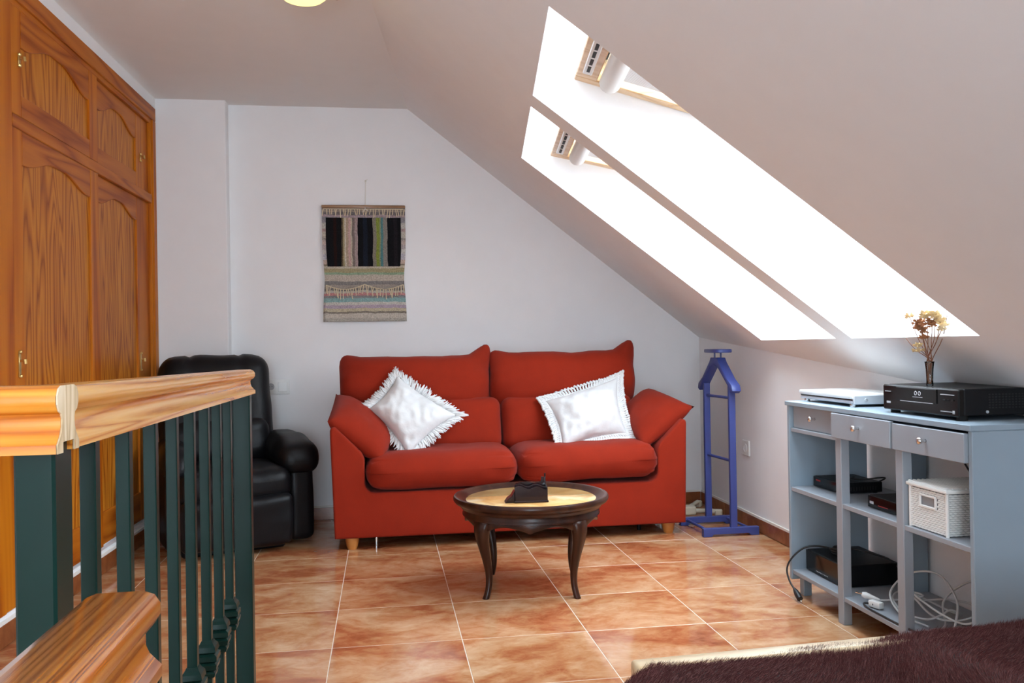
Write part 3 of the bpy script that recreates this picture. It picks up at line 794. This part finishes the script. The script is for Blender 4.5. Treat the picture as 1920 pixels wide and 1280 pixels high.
cr = thing('stand_base', 'cream plastic crossed stand base lying on the floor behind the valet stand', 'stand', (1.86, 5.16, 0))
B().span((1.79, 5.06, 0), (1.87, 5.13, .055), .01, 2).build('block', 'cream_plastic', cr, world=True)
B().tube([(1.83, 5.10, .024), (1.985, 5.03, .024)], .014, 10).build('arm', 'cream_plastic', cr, world=True, smooth=True)
B().box((1.995, 5.025, .018), (.045, .04, .036), .006, Matrix.Rotation(-.42, 3, 'Z')).build('end_foot', 'cream_plastic', cr, world=True)
B().tube([(1.83, 5.12, .030), (1.965, 5.30, .034)], .014, 10).build('arm', 'cream_plastic', cr, world=True, smooth=True)
B().box((1.975, 5.315, .020), (.045, .04, .040), .006, Matrix.Rotation(.9, 3, 'Z')).build('end_foot', 'cream_plastic', cr, world=True)

# ------------------------------------------------------------------ shelf unit
DX, DY0, DY1 = 1.660, 2.262, 3.412; DB = 2.005
dk = thing('shelf_unit', 'pale blue-grey open shelf unit with three drawers against the white wall', 'shelf unit', (1.83, 2.84, 0))
def dpart(name, a, b_, mat='grey_paint', parent=None, bev=.002, **kw): return B().span(a, b_, bev).build(name, mat, parent or dk, world=True, **kw)
dpart('top', (DX-.008, DY0-.002, .782), (DB, DY1+.004, .800))
dpart('side_panel', (DX, DY0, 0), (DB, DY0+.018, .782))
dpart('side_panel', (DX, DY1-.018, .062), (DB, DY1, .782))
dpart('leg', (1.695, DY1-.052, 0), (1.730, DY1-.018, .090)); dpart('leg', (DB-.05, DY1-.055, 0), (DB-.018, DY1-.018, .090))
for y in (3.005, 2.622):
    dpart('front_post', (DX, y-.020, 0), (DX+.034, y+.020, .690), 'grey_front')
    dpart('rear_post', (DB-.075, y-.018, 0), (DB-.002, y+.018, .690))
for z in (.447, .104): dpart('shelf', (DX+.004, DY0+.018, z-.018), (DB-.001, DY1-.018, z), 'grey_front')
dpart('drawer_rail', (DX+.006, 3.025, .674), (DX+.050, DY1-.018, .690), 'grey_front')
dpart('back_rail', (DB-.018, DY0+.018, .62), (DB-.002, DY1-.018, .782))
for (ya, yb, za, zb, xo) in ((3.030, DY1-.020, .691, .780, .018), (2.650, 3.028, .688, .779, -.014), (DY0+.020, 2.640, .688, .774, -.012)):
    d = dpart('drawer', (DX+xo, ya, za), (DX+xo+.016, yb, zb), 'grey_front')
    dpart('drawer_box', (DX+xo+.018, ya+.012, za+.012), (DX+.31, yb-.012, zb-.012), 'grey_paint', d)
    yc, zc_ = (ya+yb)/2, (za+zb)/2+.004
    B().lathe([(.0055, 0), (.0045, .006), (.005, .012), (.0095, .016), (.0115, .021), (.0095, .026), (.0005, .0285)], (DX+xo, yc, zc_), 14, Matrix.Rotation(-PI/2, 3, 'Y')).build('knob', 'chrome', d, world=True, smooth='all', label='round chrome knob')

# white player on top
p = thing('disc_player', 'slim white and silver disc player on the shelf unit', 'disc player', (1.83, 3.19, .80))
B().span((1.712, 2.985, .811), (1.955, 3.395, .826), .004).build('chassis', 'silver_plastic', p, world=True)
B().span((1.706, 2.982, .829), (1.958, 3.398, .847), .006, 2).build('lid', 'white_plastic', p, world=True, smooth=True)
B().span((1.712, 2.990, .825), (1.950, 3.390, .830), 0).build('shadow_gap', 'black_gloss', p, world=True)
B().span((1.712, 2.978, .810), (1.958, 2.990, .844), .003).build('side_cover', 'silver_plastic', p, world=True)
B().lathe([(.007, 0), (.007, .003), (.004, .004), (.004, .0015), (.0005, .001)], (1.76, 2.978, .826), 14, Matrix.Rotation(PI/2, 3, 'X')).build('power_button', 'trim_grey', p, world=True, smooth=True)
for x, y in ((1.725, 3.01), (1.725, 3.36), (1.93, 3.01), (1.93, 3.36)):
    B().lathe([(.011, 0), (.011, .012)], (x, y, .80), 12).build('foot', 'chrome', p, world=True)
# black video recorder on top
p = thing('video_recorder', 'large black video recorder on top of the shelf unit', 'video recorder', (1.85, 2.57, .80))
VX0, VX1, VY0, VY1, VZ0, VZ1 = 1.700, 1.990, 2.375, 2.770, .811, .896
B().span((VX0+.02, VY0, VZ0+.004), (VX1, VY1, VZ1), .003).build('case', 'black_metal', p, world=True)
fp = B().span((VX0, VY0-.001, VZ0), (VX0+.021, VY1+.001, VZ1-.001), .004).build('front_panel', 'black_gloss', p, world=True)
B().span((VX0-.003, 2.475, .846), (VX0+.004, 2.690, VZ1-.006), .001).build('tape_flap', 'black_gloss', p, world=True)
for ya, yb, za, m_ in ((2.495, 2.665, .8445, 'trim_grey'), (2.392, 2.455, .876, 'print_light'), (2.392, 2.455, .8245, 'trim_grey'), (2.722, 2.752, .872, 'print_light')):
    B().span((VX0-.0036, ya, za), (VX0-.0005, yb, za+.0022), 0).build('marking', m_, fp, world=True)
for y in (2.560, 2.580):
    b = B(); b.tube([Vector((VX0-.0038, y+.006*math.cos(a), .874+.006*math.sin(a))) for a in [2*PI*j/12 for j in range(13)]], .0014, 4, False); b.build('emblem', 'print_light', fp, world=True)
B().span((VX0-.0037, 2.545, .8605), (VX0-.003, 2.597, .8625), 0).build('emblem', 'trim_grey', fp, world=True)
B().span((VX0-.0006, 2.725, .833), (VX0+.0005, 2.748, .840), 0).build('emblem', 'print_light', fp, world=True)
B().span((VX0-.0006, 2.392, .820), (VX0+.0005, 2.402, .830), 0).build('emblem', 'print_light', fp, world=True)
for k in range(3):
    B().span((VX0-.004, 2.395+.018*k, .858), (VX0, 2.408+.018*k, .863), .001).build('button', 'black_plastic', fp, world=True)
sv = B()
for r_ in range(6):
    for k in range(14): sv.span((1.80+.011*k, VY0-.0008, .836+.008*r_), (1.806+.011*k, VY0+.001, .840+.008*r_), 0)
sv.build('vent_slots', 'slot_black', p, world=True, kind='stuff')
B().lathe([(.005, 0), (.004, .003), (.0005, .0035)], (1.795, VY0, .826), 10, Matrix.Rotation(PI/2, 3, 'X')).build('screw', 'trim_grey', p, world=True)
for x, y in ((1.73, 2.40), (1.73, 2.745), (1.96, 2.40), (1.96, 2.745)):
    B().lathe([(.016, 0), (.016, .016)], (x, y, .80), 12).build('foot', 'black_plastic', p, world=True)
# vase with dried flowers
vz = thing('flower_vase', 'slender clear glass vase standing on the video recorder', 'vase', (1.735, 2.562, .8965))
B().lathe([(.0095, 0), (.0105, .003), (.010, .02), (.0115, .055), (.0140, .074), (.0152, .079), (.0140, .079), (.0128, .073), (.0103, .055), (.0088, .02), (.0088, .006), (.0005, .006)], (0, 0, 0), 24).build('glass_body', 'vase_glass', vz, smooth='all')
rnd = random.Random(11)
vb0 = Vector((1.735, 2.562, .8965))
FL = [((1705, 592), 'tan', 1), ((1738, 592), 'tan', 4), ((1752, 590), 'tan', 4), ((1763, 600), 'tan', 3), ((1768, 612), 'tan', 2), ((1724, 606), 'brown', 3), ((1728, 618), 'brown', 3), ((1748, 606), 'brown', 3), ((1720, 651), 'tan', 2), ((1733, 632), 'brown', 1), ((1776, 590), 'none', 0), ((1698, 633), 'none', 0)]
for k, (px, colr, nh) in enumerate(FL):
    d = ray(*px); tip = EYE+d*((1.715+rnd.uniform(-.015, .015)-EYE.x)/d.x)
    lab = {'tan': 'dried flower stem with pale tan petals in the glass vase', 'brown': 'dried flower stem with withered brown petals in the glass vase', 'none': 'bare dried twig without petals in the glass vase'}[colr]
    lab = {0: 'dried stem with one small bud bending out from the bunch in the vase', 8: 'short dried stem with tan petals drooping just above the vase rim', 9: 'dried stem with a single brown flower low in the bunch', 10: 'long straight bare twig rising from the glass vase', 11: 'bare twig bending out sideways from the glass vase'}.get(k, lab)
    f = thing('dried_flower' if nh else 'dried_twig', lab, 'dried flower' if nh else 'twig', (vb0.x, vb0.y, vb0.z+.008), 0, 'dried stems in the vase')
    a = 2*PI*k/12; st = vb0+Vector((.004*math.cos(a), .004*math.sin(a), .008)); nk = vb0+Vector((.008*math.cos(a+1), .008*math.sin(a+1), .078))
    pth = smoothpath([st, nk, nk.lerp(tip, .5)+Vector((rnd.uniform(-.008, .008), rnd.uniform(-.008, .008), .0)), tip], 5)
    B().tube(pth, [.0018-.0009*i/len(pth) for i in range(len(pth))], 5).build('stem', 'stem_brown', f, world=True)
    for j in range(nh*2):
        c_ = tip + Vector((rnd.uniform(-.010, .010), rnd.uniform(-.011, .011), rnd.uniform(-.012, .008)))*(1 if nh > 1 else .3)
        hb = B(); hb.ball(c_, .0045, 1)
        for q in range(6):
            aa = 2*PI*q/6+rnd.random(); el = rnd.uniform(-.2, .9)
            dr = Vector((math.cos(aa)*math.cos(el), math.sin(aa)*math.cos(el), math.sin(el)))
            sd = dr.cross(Vector((.3, .5, .8))).normalized(); up = dr.cross(sd)
            pts = [c_+dr*.003, c_+dr*.010+sd*.0062+up*.001, c_+dr*.0165, c_+dr*.010-sd*.0062+up*.001]
            hb.poly(pts); hb.poly([x+up*.0012 for x in pts[::-1]])
        hb.build('flower_head', 'petal_tan' if colr == 'tan' else 'petal_brown', f, world=True)

# set-top boxes and the recorder on the shelves
def set_box(name, label, x0, x1, y0, y1, z0, h, slots=True):
    t = thing(name, label, 'media box', ((x0+x1)/2, (y0+y1)/2, z0))
    B().span((x0+.004, y0, z0+.004), (x1, y1, z0+h), .003).build('case', 'black_metal', t, world=True)
    f = B().span((x0, y0-.001, z0+.003), (x0+.006, y1+.001, z0+h-.001), .002).build('front_panel', 'black_gloss', t, world=True)
    for x in (x0+.02, x1-.02):
        for y in (y0+.02, y1-.02): B().lathe([(.008, 0), (.008, .006)], (x, y, z0), 10).build('foot', 'black_plastic', t, world=True)
    if slots:
        b = B()
        for k in range(12): b.span((x0+.02+(x1-x0-.04)*k/12, y0-.0008, z0+h*.3), (x0+.025+(x1-x0-.04)*k/12, y0+.001, z0+h*.62), 0)
        b.build('vent_slots', 'slot_black', t, world=True, kind='stuff')
    return t, f
t, f = set_box('set_top_box', 'black set-top box on the middle shelf in the end bay away from the basket', 1.752, 1.930, 3.160, 3.372, .447, .044)
B().span((1.7512, 3.315, .474), (1.7525, 3.350, .480), 0).build('marking', 'print_red', f, world=True)
B().span((1.790, 3.205, .491), (1.802, 3.222, .530), .004, 2).build('aerial', 'black_plastic', t, world=True, smooth=True)
cw = B(); cw.tube(smoothpath([(1.92, 3.20, .478), (1.935, 3.15, .505), (1.90, 3.13, .512), (1.86, 3.18, .500), (1.84, 3.24, .496), (1.88, 3.28, .495)]), .003, 6); cw.build('lead', 'cable_black', t, world=True, smooth='all')
t, f = set_box('set_top_box', 'black set-top box on the middle shelf right beside the white basket', 1.716, 1.905, 2.672, 2.905, .447, .046)
B().span((1.7152, 2.868, .464), (1.7165, 2.892, .473), 0).build('marking', 'print_light', f, world=True)
B().span((1.7152, 2.78, .462), (1.7165, 2.84, .465), 0).build('marking', 'print_red', f, world=True)
t, f = set_box('video_player', 'bulky black video player with coiled lead on the bottom shelf', 1.715, 1.950, 3.085, 3.375, .104, .086, False)
f.parent['category'] = 'video player'
for k in range(9): B().span((1.7142, 3.20+.011*k, .118), (1.7155, 3.205+.011*k, .122), 0).build('marking', 'trim_grey', f, world=True)
cw = B(); pts = []
for k in range(60):
    a = 2*PI*k/20; r_ = .032+.006*math.sin(k*1.3)
    pts.append((1.80+r_*math.cos(a), 3.255+r_*1.25*math.sin(a), .197+.006*(k/20)+.003*math.sin(k*.9)))
pts += smoothpath([pts[-1], (1.86, 3.20, .214), (1.92, 3.12, .200), (1.95, 3.06, .16)], 6)
cw.tube(pts, .0042, 6); cw.build('coiled_lead', 'cable_black', t, world=True, smooth='all')

# white wicker basket
BX0, BX1, BY0, BY1, BZ0, BZ1 = 1.672, 1.935, 2.398, 2.592, .447, .592
bk = thing('wicker_basket', 'white wicker storage basket with lid on the middle shelf', 'basket', (1.80, 2.495, BZ0))
B().span((BX0+.008, BY0+.008, BZ0), (BX1-.008, BY1-.008, BZ1-.012), .002).build('liner', 'basket_inside', bk, world=True)
wv = B()
def bead(c, ln, ax):
    s_ = [.0034]*3; s_[ax] = ln/2
    g = bmesh.ops.create_icosphere(wv.bm, subdivisions=1, radius=1)
    for v in g['verts']: v.co = Vector((v.co.x*s_[0], v.co.y*s_[1], v.co.z*s_[2]*1.15))+Vector(c)
rows_ = 19
for r_ in range(rows_):
    z = BZ0+.006+(BZ1-BZ0-.026)*r_/(rows_-1)
    nf = 12; st = (BY1-BY0)/nf
    for k in range(nf+1):
        y = BY0+st*(k+.5*(r_ % 2))
        if not (BY0 < y < BY1): continue
        if BZ0+.075 < z < BZ0+.112 and BY0+.055 < y < BY1-.055: continue
        bead((BX0+.005, y, z), st*1.25, 1)
    nf = 16; st = (BX1-BX0)/nf
    for k in range(nf+1):
        x = BX0+st*(k+.5*(r_ % 2))
        if BX0 < x < BX1: bead((x, BY0+.005, z), st*1.25, 0); bead((x, BY1-.005, z), st*1.25, 0)
wv.build('weave', 'white_wicker', bk, world=True, kind='stuff')
for x, y in ((BX0+.005, BY0+.005), (BX0+.005, BY1-.005), (BX1-.005, BY0+.005), (BX1-.005, BY1-.005)):
    B().tube([(x, y, BZ0), (x, y, BZ1-.012)], .0055, 8).build('corner_post', 'white_wicker', bk, world=True, smooth=True)
lid = B().span((BX0-.006, BY0-.006, BZ1-.013), (BX1+.004, BY1+.006, BZ1-.001), .004, 2).build('lid', 'white_wicker', bk, world=True, smooth=True)
ls = B()
for k in range(17): ls.tube([(BX0+.004+.0155*k, BY0, BZ1), (BX0+.004+.0155*k, BY1, BZ1)], .0042, 6)
ls.build('lid_weave', 'white_wicker', lid, world=True, kind='stuff')
hz0, hz1, hy0, hy1 = BZ0+.076, BZ0+.111, BY0+.058, BY1-.058
hb = B()
for a_, b_ in (((hy0, hz0), (hy1, hz0)), ((hy1, hz0), (hy1, hz1)), ((hy1, hz1), (hy0, hz1)), ((hy0, hz1), (hy0, hz0))):
    hb.tube([(BX0+.003, *a_), (BX0+.003, *b_)], .0042, 6)
hb.build('handle_frame', 'white_wicker', bk, world=True, smooth=True)

# leads on the bottom shelf
def lead(name, label, pts, r_, mat, ends=(), group=None):
    t = thing(name, label, 'cable', Vector(pts[0]))
    b = B(); b.tube(smoothpath(pts, 8), r_, 7); b.build('wire', mat, t, world=True, smooth='all')
    for (fn, nm, m_) in ends: fn().build(nm, m_, t, world=True, smooth=True)
    return t
zs = .109
rnd = random.Random(4)
pts = [(1.700, 2.905, zs+.022), (1.74, 2.87, zs+.012)]
for k in range(27):
    a = .9+k*.62; r_ = .075+.03*math.sin(k*.8)
    pts.append((1.80+r_*.75*math.cos(a), 2.66+r_*1.9*math.sin(a), zs+.008+.022*(1+math.sin(k*1.1+1))+.0016*k))
pts += [(1.82, 2.40, .20), (1.86, 2.31, .15), (1.93, 2.30, .12)]
lead('power_lead', 'tangled light grey flex with white plug on the bottom shelf', pts, .0036, 'cable_grey',
     [(lambda: B().tube([(1.690, 2.912, zs+.026), (1.700, 2.905, zs+.023), (1.712, 2.896, zs+.019), (1.735, 2.873, zs+.012)], [.008, .012, .010, .005], 10), 'plug', 'white_plastic'),
      (lambda: B().tube([(1.672, 2.924, zs+.030), (1.692, 2.911, zs+.026)], .0024, 6), 'pin', 'chrome')])
pts = [(1.74, 2.60, zs+.004), (1.72, 2.72, zs+.010), (1.75, 2.83, zs+.05), (1.80, 2.80, zs+.12), (1.83, 2.68, zs+.15), (1.80, 2.54, zs+.10), (1.74, 2.47, zs+.02), (1.72, 2.40, zs+.008), (1.76, 2.33, zs+.02), (1.86, 2.31, zs+.09), (1.90, 2.38, zs+.15), (1.88, 2.55, zs+.16), (1.84, 2.66, zs+.07), (1.80, 2.60, zs+.008), (1.72, 2.52, zs+.004), (1.72, 2.36, zs+.004)]
lead('aerial_lead', 'loose light grey flex looping high over the bottom shelf', pts, .0036, 'cable_grey')
lead('extension_lead', 'black flex with small cream socket lying along the bottom shelf', [(1.685, 2.855, zs+.010), (1.672, 2.868, zs+.006), (1.668, 2.84, zs), (1.668, 2.74, zs-.001), (1.672, 2.60, zs), (1.70, 2.42, zs), (1.72, 2.33, zs), (1.80, 2.30, zs+.002)], .0036, 'cable_black',
     [(lambda: B().box((1.700, 2.838, zs+.010), (.026, .052, .024), .006, Matrix.Rotation(.3, 3, 'Z'), 2), 'socket', 'white_plastic'),
      (lambda: B().tube([(1.6862, 2.838, zs+.010), (1.69, 2.838, zs+.010)], .0035, 8), 'socket_hole', 'slot_black')])
lead('mains_lead', 'black mains flex hanging off the bottom shelf with its plug over the floor', [(1.80, 3.29, .202), (1.75, 3.345, .206), (1.70, 3.365, .196), (1.655, 3.385, .150), (1.638, 3.392, .105), (1.636, 3.365, .064), (1.637, 3.325, .041)], .0038, 'cable_black',
     [(lambda: B().tube([(1.637, 3.33, .043), (1.637, 3.315, .036), (1.636, 3.295, .026), (1.635, 3.275, .016)], [.005, .010, .013, .012], 10), 'plug', 'cable_black'),
      (lambda: B().tube([(1.635, 3.278, .017), (1.634, 3.262, .009)], .0022, 6), 'pin', 'chrome')])
lead('wall_lead', 'thin black flex hanging straight behind the shelf unit', [(1.990, 2.72, .80), (1.975, 2.76, .66), (1.97, 2.60, .50), (1.985, 2.52, .32), (1.96, 2.46, .19), (1.92, 2.52, .128), (1.86, 2.60, .110)], .0034, 'cable_black')

# ------------------------------------------------------------------ things on the walls and ceiling
so = thing('wall_socket', 'white double wall plate with round socket and switch behind the recliner', 'socket', (-.64, YB, .82))
B().span((-.715, YB-.009, .776), (-.567, YB, .866), .003, 2).build('plate', 'white_plastic', so, world=True, smooth=True)
B().lathe([(.021, 0), (.021, .0015), (.019, .0015), (.018, -.010), (.0005, -.010)], (-.677, YB-.0095, .823), 24, Matrix.Rotation(PI/2, 3, 'X')).build('socket_cup', 'trim_grey', so, world=True, smooth=True)
for dx in (-.007, .007): B().tube([(-.677+dx, YB-.0125, .823), (-.677+dx, YB-.009, .823)], .0022, 8).build('socket_hole', 'slot_black', so, world=True)
B().span((-.634, YB-.013, .791), (-.579, YB-.006, .851), .002, 1).build('rocker', 'white_plastic', so, world=True)
sw = thing('wall_socket', 'single white wall socket near the blue valet stand', 'socket', (XR(4.70), 4.70, .445))
hexa(B(), lambda y, o, z: Vector((XR(y)-o, y, z)), (4.650, 4.742), (0, .009), (.400, .488), .003).build('plate', 'white_plastic', sw, world=True)
B().lathe([(.024, 0), (.024, .002), (.021, .002), (.019, -.006), (.0005, -.006)], (XR(4.696)-.0095, 4.696, .444), 20, Matrix.Rotation(-PI/2, 3, 'Y')).build('socket_cup', 'white_plastic', sw, world=True, smooth=True)

# woven wall hanging
wh = thing('wall_hanging', 'woven rag-rug wall hanging with striped pockets above the sofa', 'wall hanging', (-.105, YB, 1.21))
HX0, HX1, HZ0, HZ1 = -.358, .150, 1.212, 1.928
lz = lambda z: z-1.21
cr_ = random.Random(2)
pal = [(.62, .54, .45), (.70, .66, .58), (.55, .42, .36), (.30, .27, .26), (.62, .50, .40), (.44, .46, .44), (.66, .40, .36), (.58, .52, .60), (.36, .52, .50), (.72, .64, .48)]
seq = [(0, (.50, .46, .40)), (.03, (.62, .56, .48)), (.07, (.28, .24, .20)), (.085, (.60, .52, .36)), (.11, (.52, .42, .50)), (.14, (.66, .62, .56)), (.165, (.30, .48, .47)), (.20, (.30, .30, .30)), (.22, (.66, .30, .30)), (.245, (.62, .58, .52)), (.262, (.26, .24, .23)), (.285, (.42, .36, .31)), (.315, (.27, .25, .24)), (.345, (.58, .50, .42)), (.40, (.32, .44, .30)), (.42, (.44, .38, .22)), (.455, (.64, .56, .44)), (.48, (.30, .24, .18)), (.495, (.66, .50, .42)), (.53, (.62, .58, .62)), (.58, (.70, .66, .60)), (.62, (.55, .47, .46)), (.66, (.66, .52, .46)), (.70, (.40, .36, .32)), (.72, (.62, .55, .46)), (.77, (.50, .36, .34)), (.80, (.62, .58, .52)), (.85, (.34, .32, .34)), (.895, (.50, .38, .40)), (.915, (.24, .21, .21)), (.945, (.44, .36, .30)), (.96, (.26, .22, .20))]
stripes('rag_stripes', 2, ((lz(HZ0), lz(HZ1)), seq), .005)
dk_ = (.012, .012, .014)
seq2 = [(0, dk_), (.10, (.030, .012, .010)), (.14, dk_), (.205, (.16, .12, .07)), (.225, (.42, .35, .20)), (.245, (.66, .60, .48)), (.265, (.50, .38, .28)), (.295, (.64, .42, .38)), (.325, (.60, .52, .40)), (.345, (.25, .20, .18)), (.38, (.44, .33, .32)), (.42, dk_), (.49, (.018, .022, .035)), (.55, dk_), (.62, (.27, .24, .19)), (.665, (.26, .32, .06)), (.71, (.30, .32, .20)), (.725, (.10, .25, .27)), (.755, (.30, .27, .24)), (.815, dk_), (.90, (.022, .018, .022)), (.95, dk_)]
stripes('rag_columns', 0, ((-.334+.105, .122+.105), seq2), .004)
def hang_y(x, z):
    return YB-.012-.006*math.sin((x+.36)*9)*max(0, min(1, (1.75-z)*3))-.004*math.sin(z*23)
def hang_x(x, z):
    return x + .012*math.exp(-((z-1.47)/.12)**2)*(1 if x < -.1 else -1)*abs((x+.105)/.25)
def sheet(x0, x1, z0, z1, nx, nz, off, ztop=None, th=.006):
    b = B()
    def f(u, v, o):
        x = x0+(x1-x0)*u; zt = z1 if ztop is None else ztop(u); z = z0+(zt-z0)*v
        return Vector((hang_x(x, z), hang_y(x, z)-off-o, z))
    b.grid(lambda u, v: f(u, v, 0), nx, nz); b.grid(lambda u, v: f(u, v, th), nx, nz)
    for k in range(nx):
        for v in (0, 1): b.poly([f(k/nx, v, 0), f((k+1)/nx, v, 0), f((k+1)/nx, v, th), f(k/nx, v, th)])
    for k in range(nz):
        for u in (0, 1): b.poly([f(u, k/nz, 0), f(u, (k+1)/nz, 0), f(u, (k+1)/nz, th), f(u, k/nz, th)])
    return b
sheet(HX0, HX1, HZ0, HZ1-.012, 24, 30, 0).build('backing_cloth', 'rag_stripes', wh, world=True, smooth=True)
sheet(-.334, .122, 1.552, 1.852, 24, 14, .009).build('upper_pocket', 'rag_columns', wh, world=True, smooth=True)
ptop = lambda u: 1.443-.030*math.sin(min(1, u*2)*PI if u < .5 else (u-.5)*2*PI)
sheet(HX0+.012, HX1-.012, HZ0+.002, 1.44, 30, 14, .012, ptop, .008).build('lower_pocket', 'rag_stripes', wh, world=True, smooth=True)
B().span((HX0-.001, YB-.022, HZ1-.016), (HX1+.001, YB-.004, HZ1+.002), .004, 2).build('hanging_rod', 'dowel_wood', wh, world=True, smooth=True)
fb = B(); rnd = random.Random(9)
def fringe(xa, xb, n_, zf, ln, off):
    for k in range(n_):
        x = xa+(xb-xa)*(k+rnd.uniform(-.3, .3))/(n_-1); z = zf(x)
        l_ = ln*rnd.uniform(.7, 1.15); dx = rnd.uniform(-.010, .012)
        y = hang_y(x, z)-off
        fb.tube([(x, y, z), (x+dx*.5, y-.004, z-l_*.5), (x+dx, y-.002, z-l_)], .0030, 5)
    fb.tube([(xa+(xb-xa)*k/20, hang_y(xa, zf(xa))-off-.001, zf(xa+(xb-xa)*k/20)) for k in range(21)], .0028, 5)
fringe(HX0+.01, HX1-.01, 30, lambda x: 1.905, .048, .009)
fringe(HX0+.02, HX1-.02, 32, lambda x: ptop((x-HX0-.012)/(HX1-HX0-.024))-.004, .056, .023)
fb.build('thread_fringe', 'thread', wh, world=True, kind='stuff')
st = B()
st.tube(smoothpath([(-.095, YB-.024, 1.905), (-.093, YB-.008, 1.95), (-.090, YB-.006, 2.06), (-.088, YB-.008, 2.072)], 4), .0024, 6)
st.tube(smoothpath([(-.088, YB-.008, 2.066), (-.094, YB-.010, 2.082), (-.086, YB-.012, 2.086), (-.078, YB-.010, 2.090)], 4), .0022, 6)
st.tube([(-.110, YB-.026, 1.885), (-.095, YB-.026, 1.905), (-.075, YB-.026, 1.892)], .0026, 6)
st.build('hanging_string', 'string', wh, world=True, smooth='all')
B().lathe([(.0018, 0), (.0018, .020), (.0045, .021), (.0045, .023)], (-.088, YB, 2.078), 8, Matrix.Rotation(PI/2, 3, 'X')).build('nail', 'chrome', wh, world=True)

# ceiling lamp (mostly above the picture)
cl = thing('ceiling_lamp', 'square glass ceiling lamp with glowing yellow bowl', 'ceiling lamp', (-.292, 3.535, ZC))
B().span((-.437, 3.39, ZC-.032), (-.147, 3.68, ZC-.024), .002).build('glass_plate', 'lamp_plate', cl, world=True)
B().lathe([(.060, -.026), (.060, 0)], (-.292, 3.535, ZC), 24).build('ceiling_rose', 'chrome', cl, world=True, smooth=True)
B().lathe([(.0005, -.112), (.040, -.107), (.078, -.092), (.108, -.066), (.121, -.036), (.118, -.034), (.0005, -.032)], (-.292, 3.535, ZC), 40).build('bowl', 'lamp_bowl', cl, world=True, smooth='all', label='glowing yellow glass bowl')
for x, y in ((-.417, 3.41), (-.167, 3.41), (-.417, 3.66), (-.167, 3.66)):
    B().tube([(x, y, ZC-.040), (x, y, ZC)], .006, 8).build('stud', 'chrome', cl, world=True, smooth=True)

# ------------------------------------------------------------------ bed
BA = math.radians(3.4)
bd = thing('bed', 'low pine bed with a mattress in front of the shelf unit', 'bed', (.478, 1.685, 0), BA)
# local: x along the foot board, y towards the sofa (bed lies at y < 0)
def bedp(name, a, b_, mat, bev=.004, seg=2, **kw): return B().span(a, b_, bev, seg).build(name, mat, bd, smooth=True, **kw)
bedp('foot_board', (0, -.050, .20), (1.21, 0, .420), 'bed_pine', .008, 3)
bedp('side_rail', (.004, -2.0, .16), (.034, -.05, .34), 'bed_pine'); bedp('side_rail', (1.176, -2.0, .16), (1.206, -.05, .34), 'bed_pine')
for x in (0.004, 1.146):
    for y in (-.055, -1.99): bedp('leg', (x, y, 0), (x+.06, y+.05, .22), 'bed_pine')
bedp('mattress', (.036, -1.98, .18), (1.174, -.052, .378), 'mattress_cloth', .03, 3)
bl = thing('fur_blanket', 'dark brown plush faux-fur blanket spread over the bed', 'blanket', (1.0, .95, .40), BA)
rnd = random.Random(3)
NX, NY = 60, 56
BLX0, BLX1, BLY0, BLY1 = -.155, 1.235, -1.75, -.030
def blz(x, y):
    z = .410 + .010*noise.noise(Vector((x*3.1, y*3.1, .4))) + .006*noise.noise(Vector((x*9, y*9, 2.)))
    e = max(0, -x+.02); z -= 1.9*e*e + .02*min(1, e*10)                # hangs over the side
    z += (.015+.006*max(0, min(1, (x-.5)/.3)))*max(0, min(1, (y+.16)/.09))*max(0, min(1, (x+.06)/.08))
    return z
Rb = Matrix.Rotation(BA, 4, 'Z'); Tb = Matrix.Translation((.478, 1.685, 0)) @ Rb
def blp(u, v, o=0):
    x = BLX0+(BLX1-BLX0)*u; y = BLY0+(BLY1-BLY0)*v
    far = -.046 + .042*max(0, min(1, x/1.0)) + .006*math.sin(x*21)+.004*math.sin(x*47)
    y = BLY0+(far-BLY0)*v
    return Tb @ Vector((x, y, blz(x, y)-o))
b = B(); b.grid(lambda u, v: blp(u, v, .010), NX, NY); b.grid(lambda u, v: blp(u, v, .024), NX, NY)
for k in range(NX):
    for v in (0, 1): b.poly([blp(k/NX, v, .010), blp((k+1)/NX, v, .010), blp((k+1)/NX, v, .024), blp(k/NX, v, .024)])
for k in range(NY):
    for u in (0, 1): b.poly([blp(u, k/NY, .010), blp(u, (k+1)/NY, .010), blp(u, (k+1)/NY, .024), blp(u, k/NY, .024)])
cloth = b.build('blanket_cloth', 'fur_base', bl, world=True, smooth='all')
vs, fs = [], []
Mi = bl.matrix_basis.inverted()
def hair(u, v):
    p = blp(u, v, .011)
    fld = 2.6*noise.noise(Vector((p.x*3.3, p.y*3.3, 7.)))+.7*noise.noise(Vector((p.x*11, p.y*11, 3.)))
    lay = .9+.9*noise.noise(Vector((p.x*4.7, p.y*4.7, 1.)))
    dr = Vector((math.cos(fld)*lay, math.sin(fld)*lay+(.15 if v > .985 else 0), 1)).normalized()
    dr = (dr+Vector((rnd.uniform(-.3, .3), rnd.uniform(-.3, .3), rnd.uniform(-.2, .2)))).normalized()
    ln = rnd.uniform(.012, .021); sd = dr.cross(Vector((rnd.uniform(-1, 1), rnd.uniform(-1, 1), .3))).normalized()*.0007
    k = len(vs); tip = p+dr*ln
    for q in (p-sd, p+sd, tip): vs.append(Mi @ q)
    fs.append((k, k+1, k+2))
for k in range(230000):
    v = rnd.random()**.42                         # denser towards the visible far end
    hair(rnd.random(), v)
for k in range(9000): hair(rnd.random(), 1-.012*rnd.random())
me = bpy.data.meshes.new('fur_pile'); me.from_pydata([tuple(v) for v in vs], [], fs); me.materials.append(MATS['fur_hair'])
o = bpy.data.objects.new('fur_pile', me); COL.objects.link(o); o.parent = bl; o['kind'] = 'stuff'
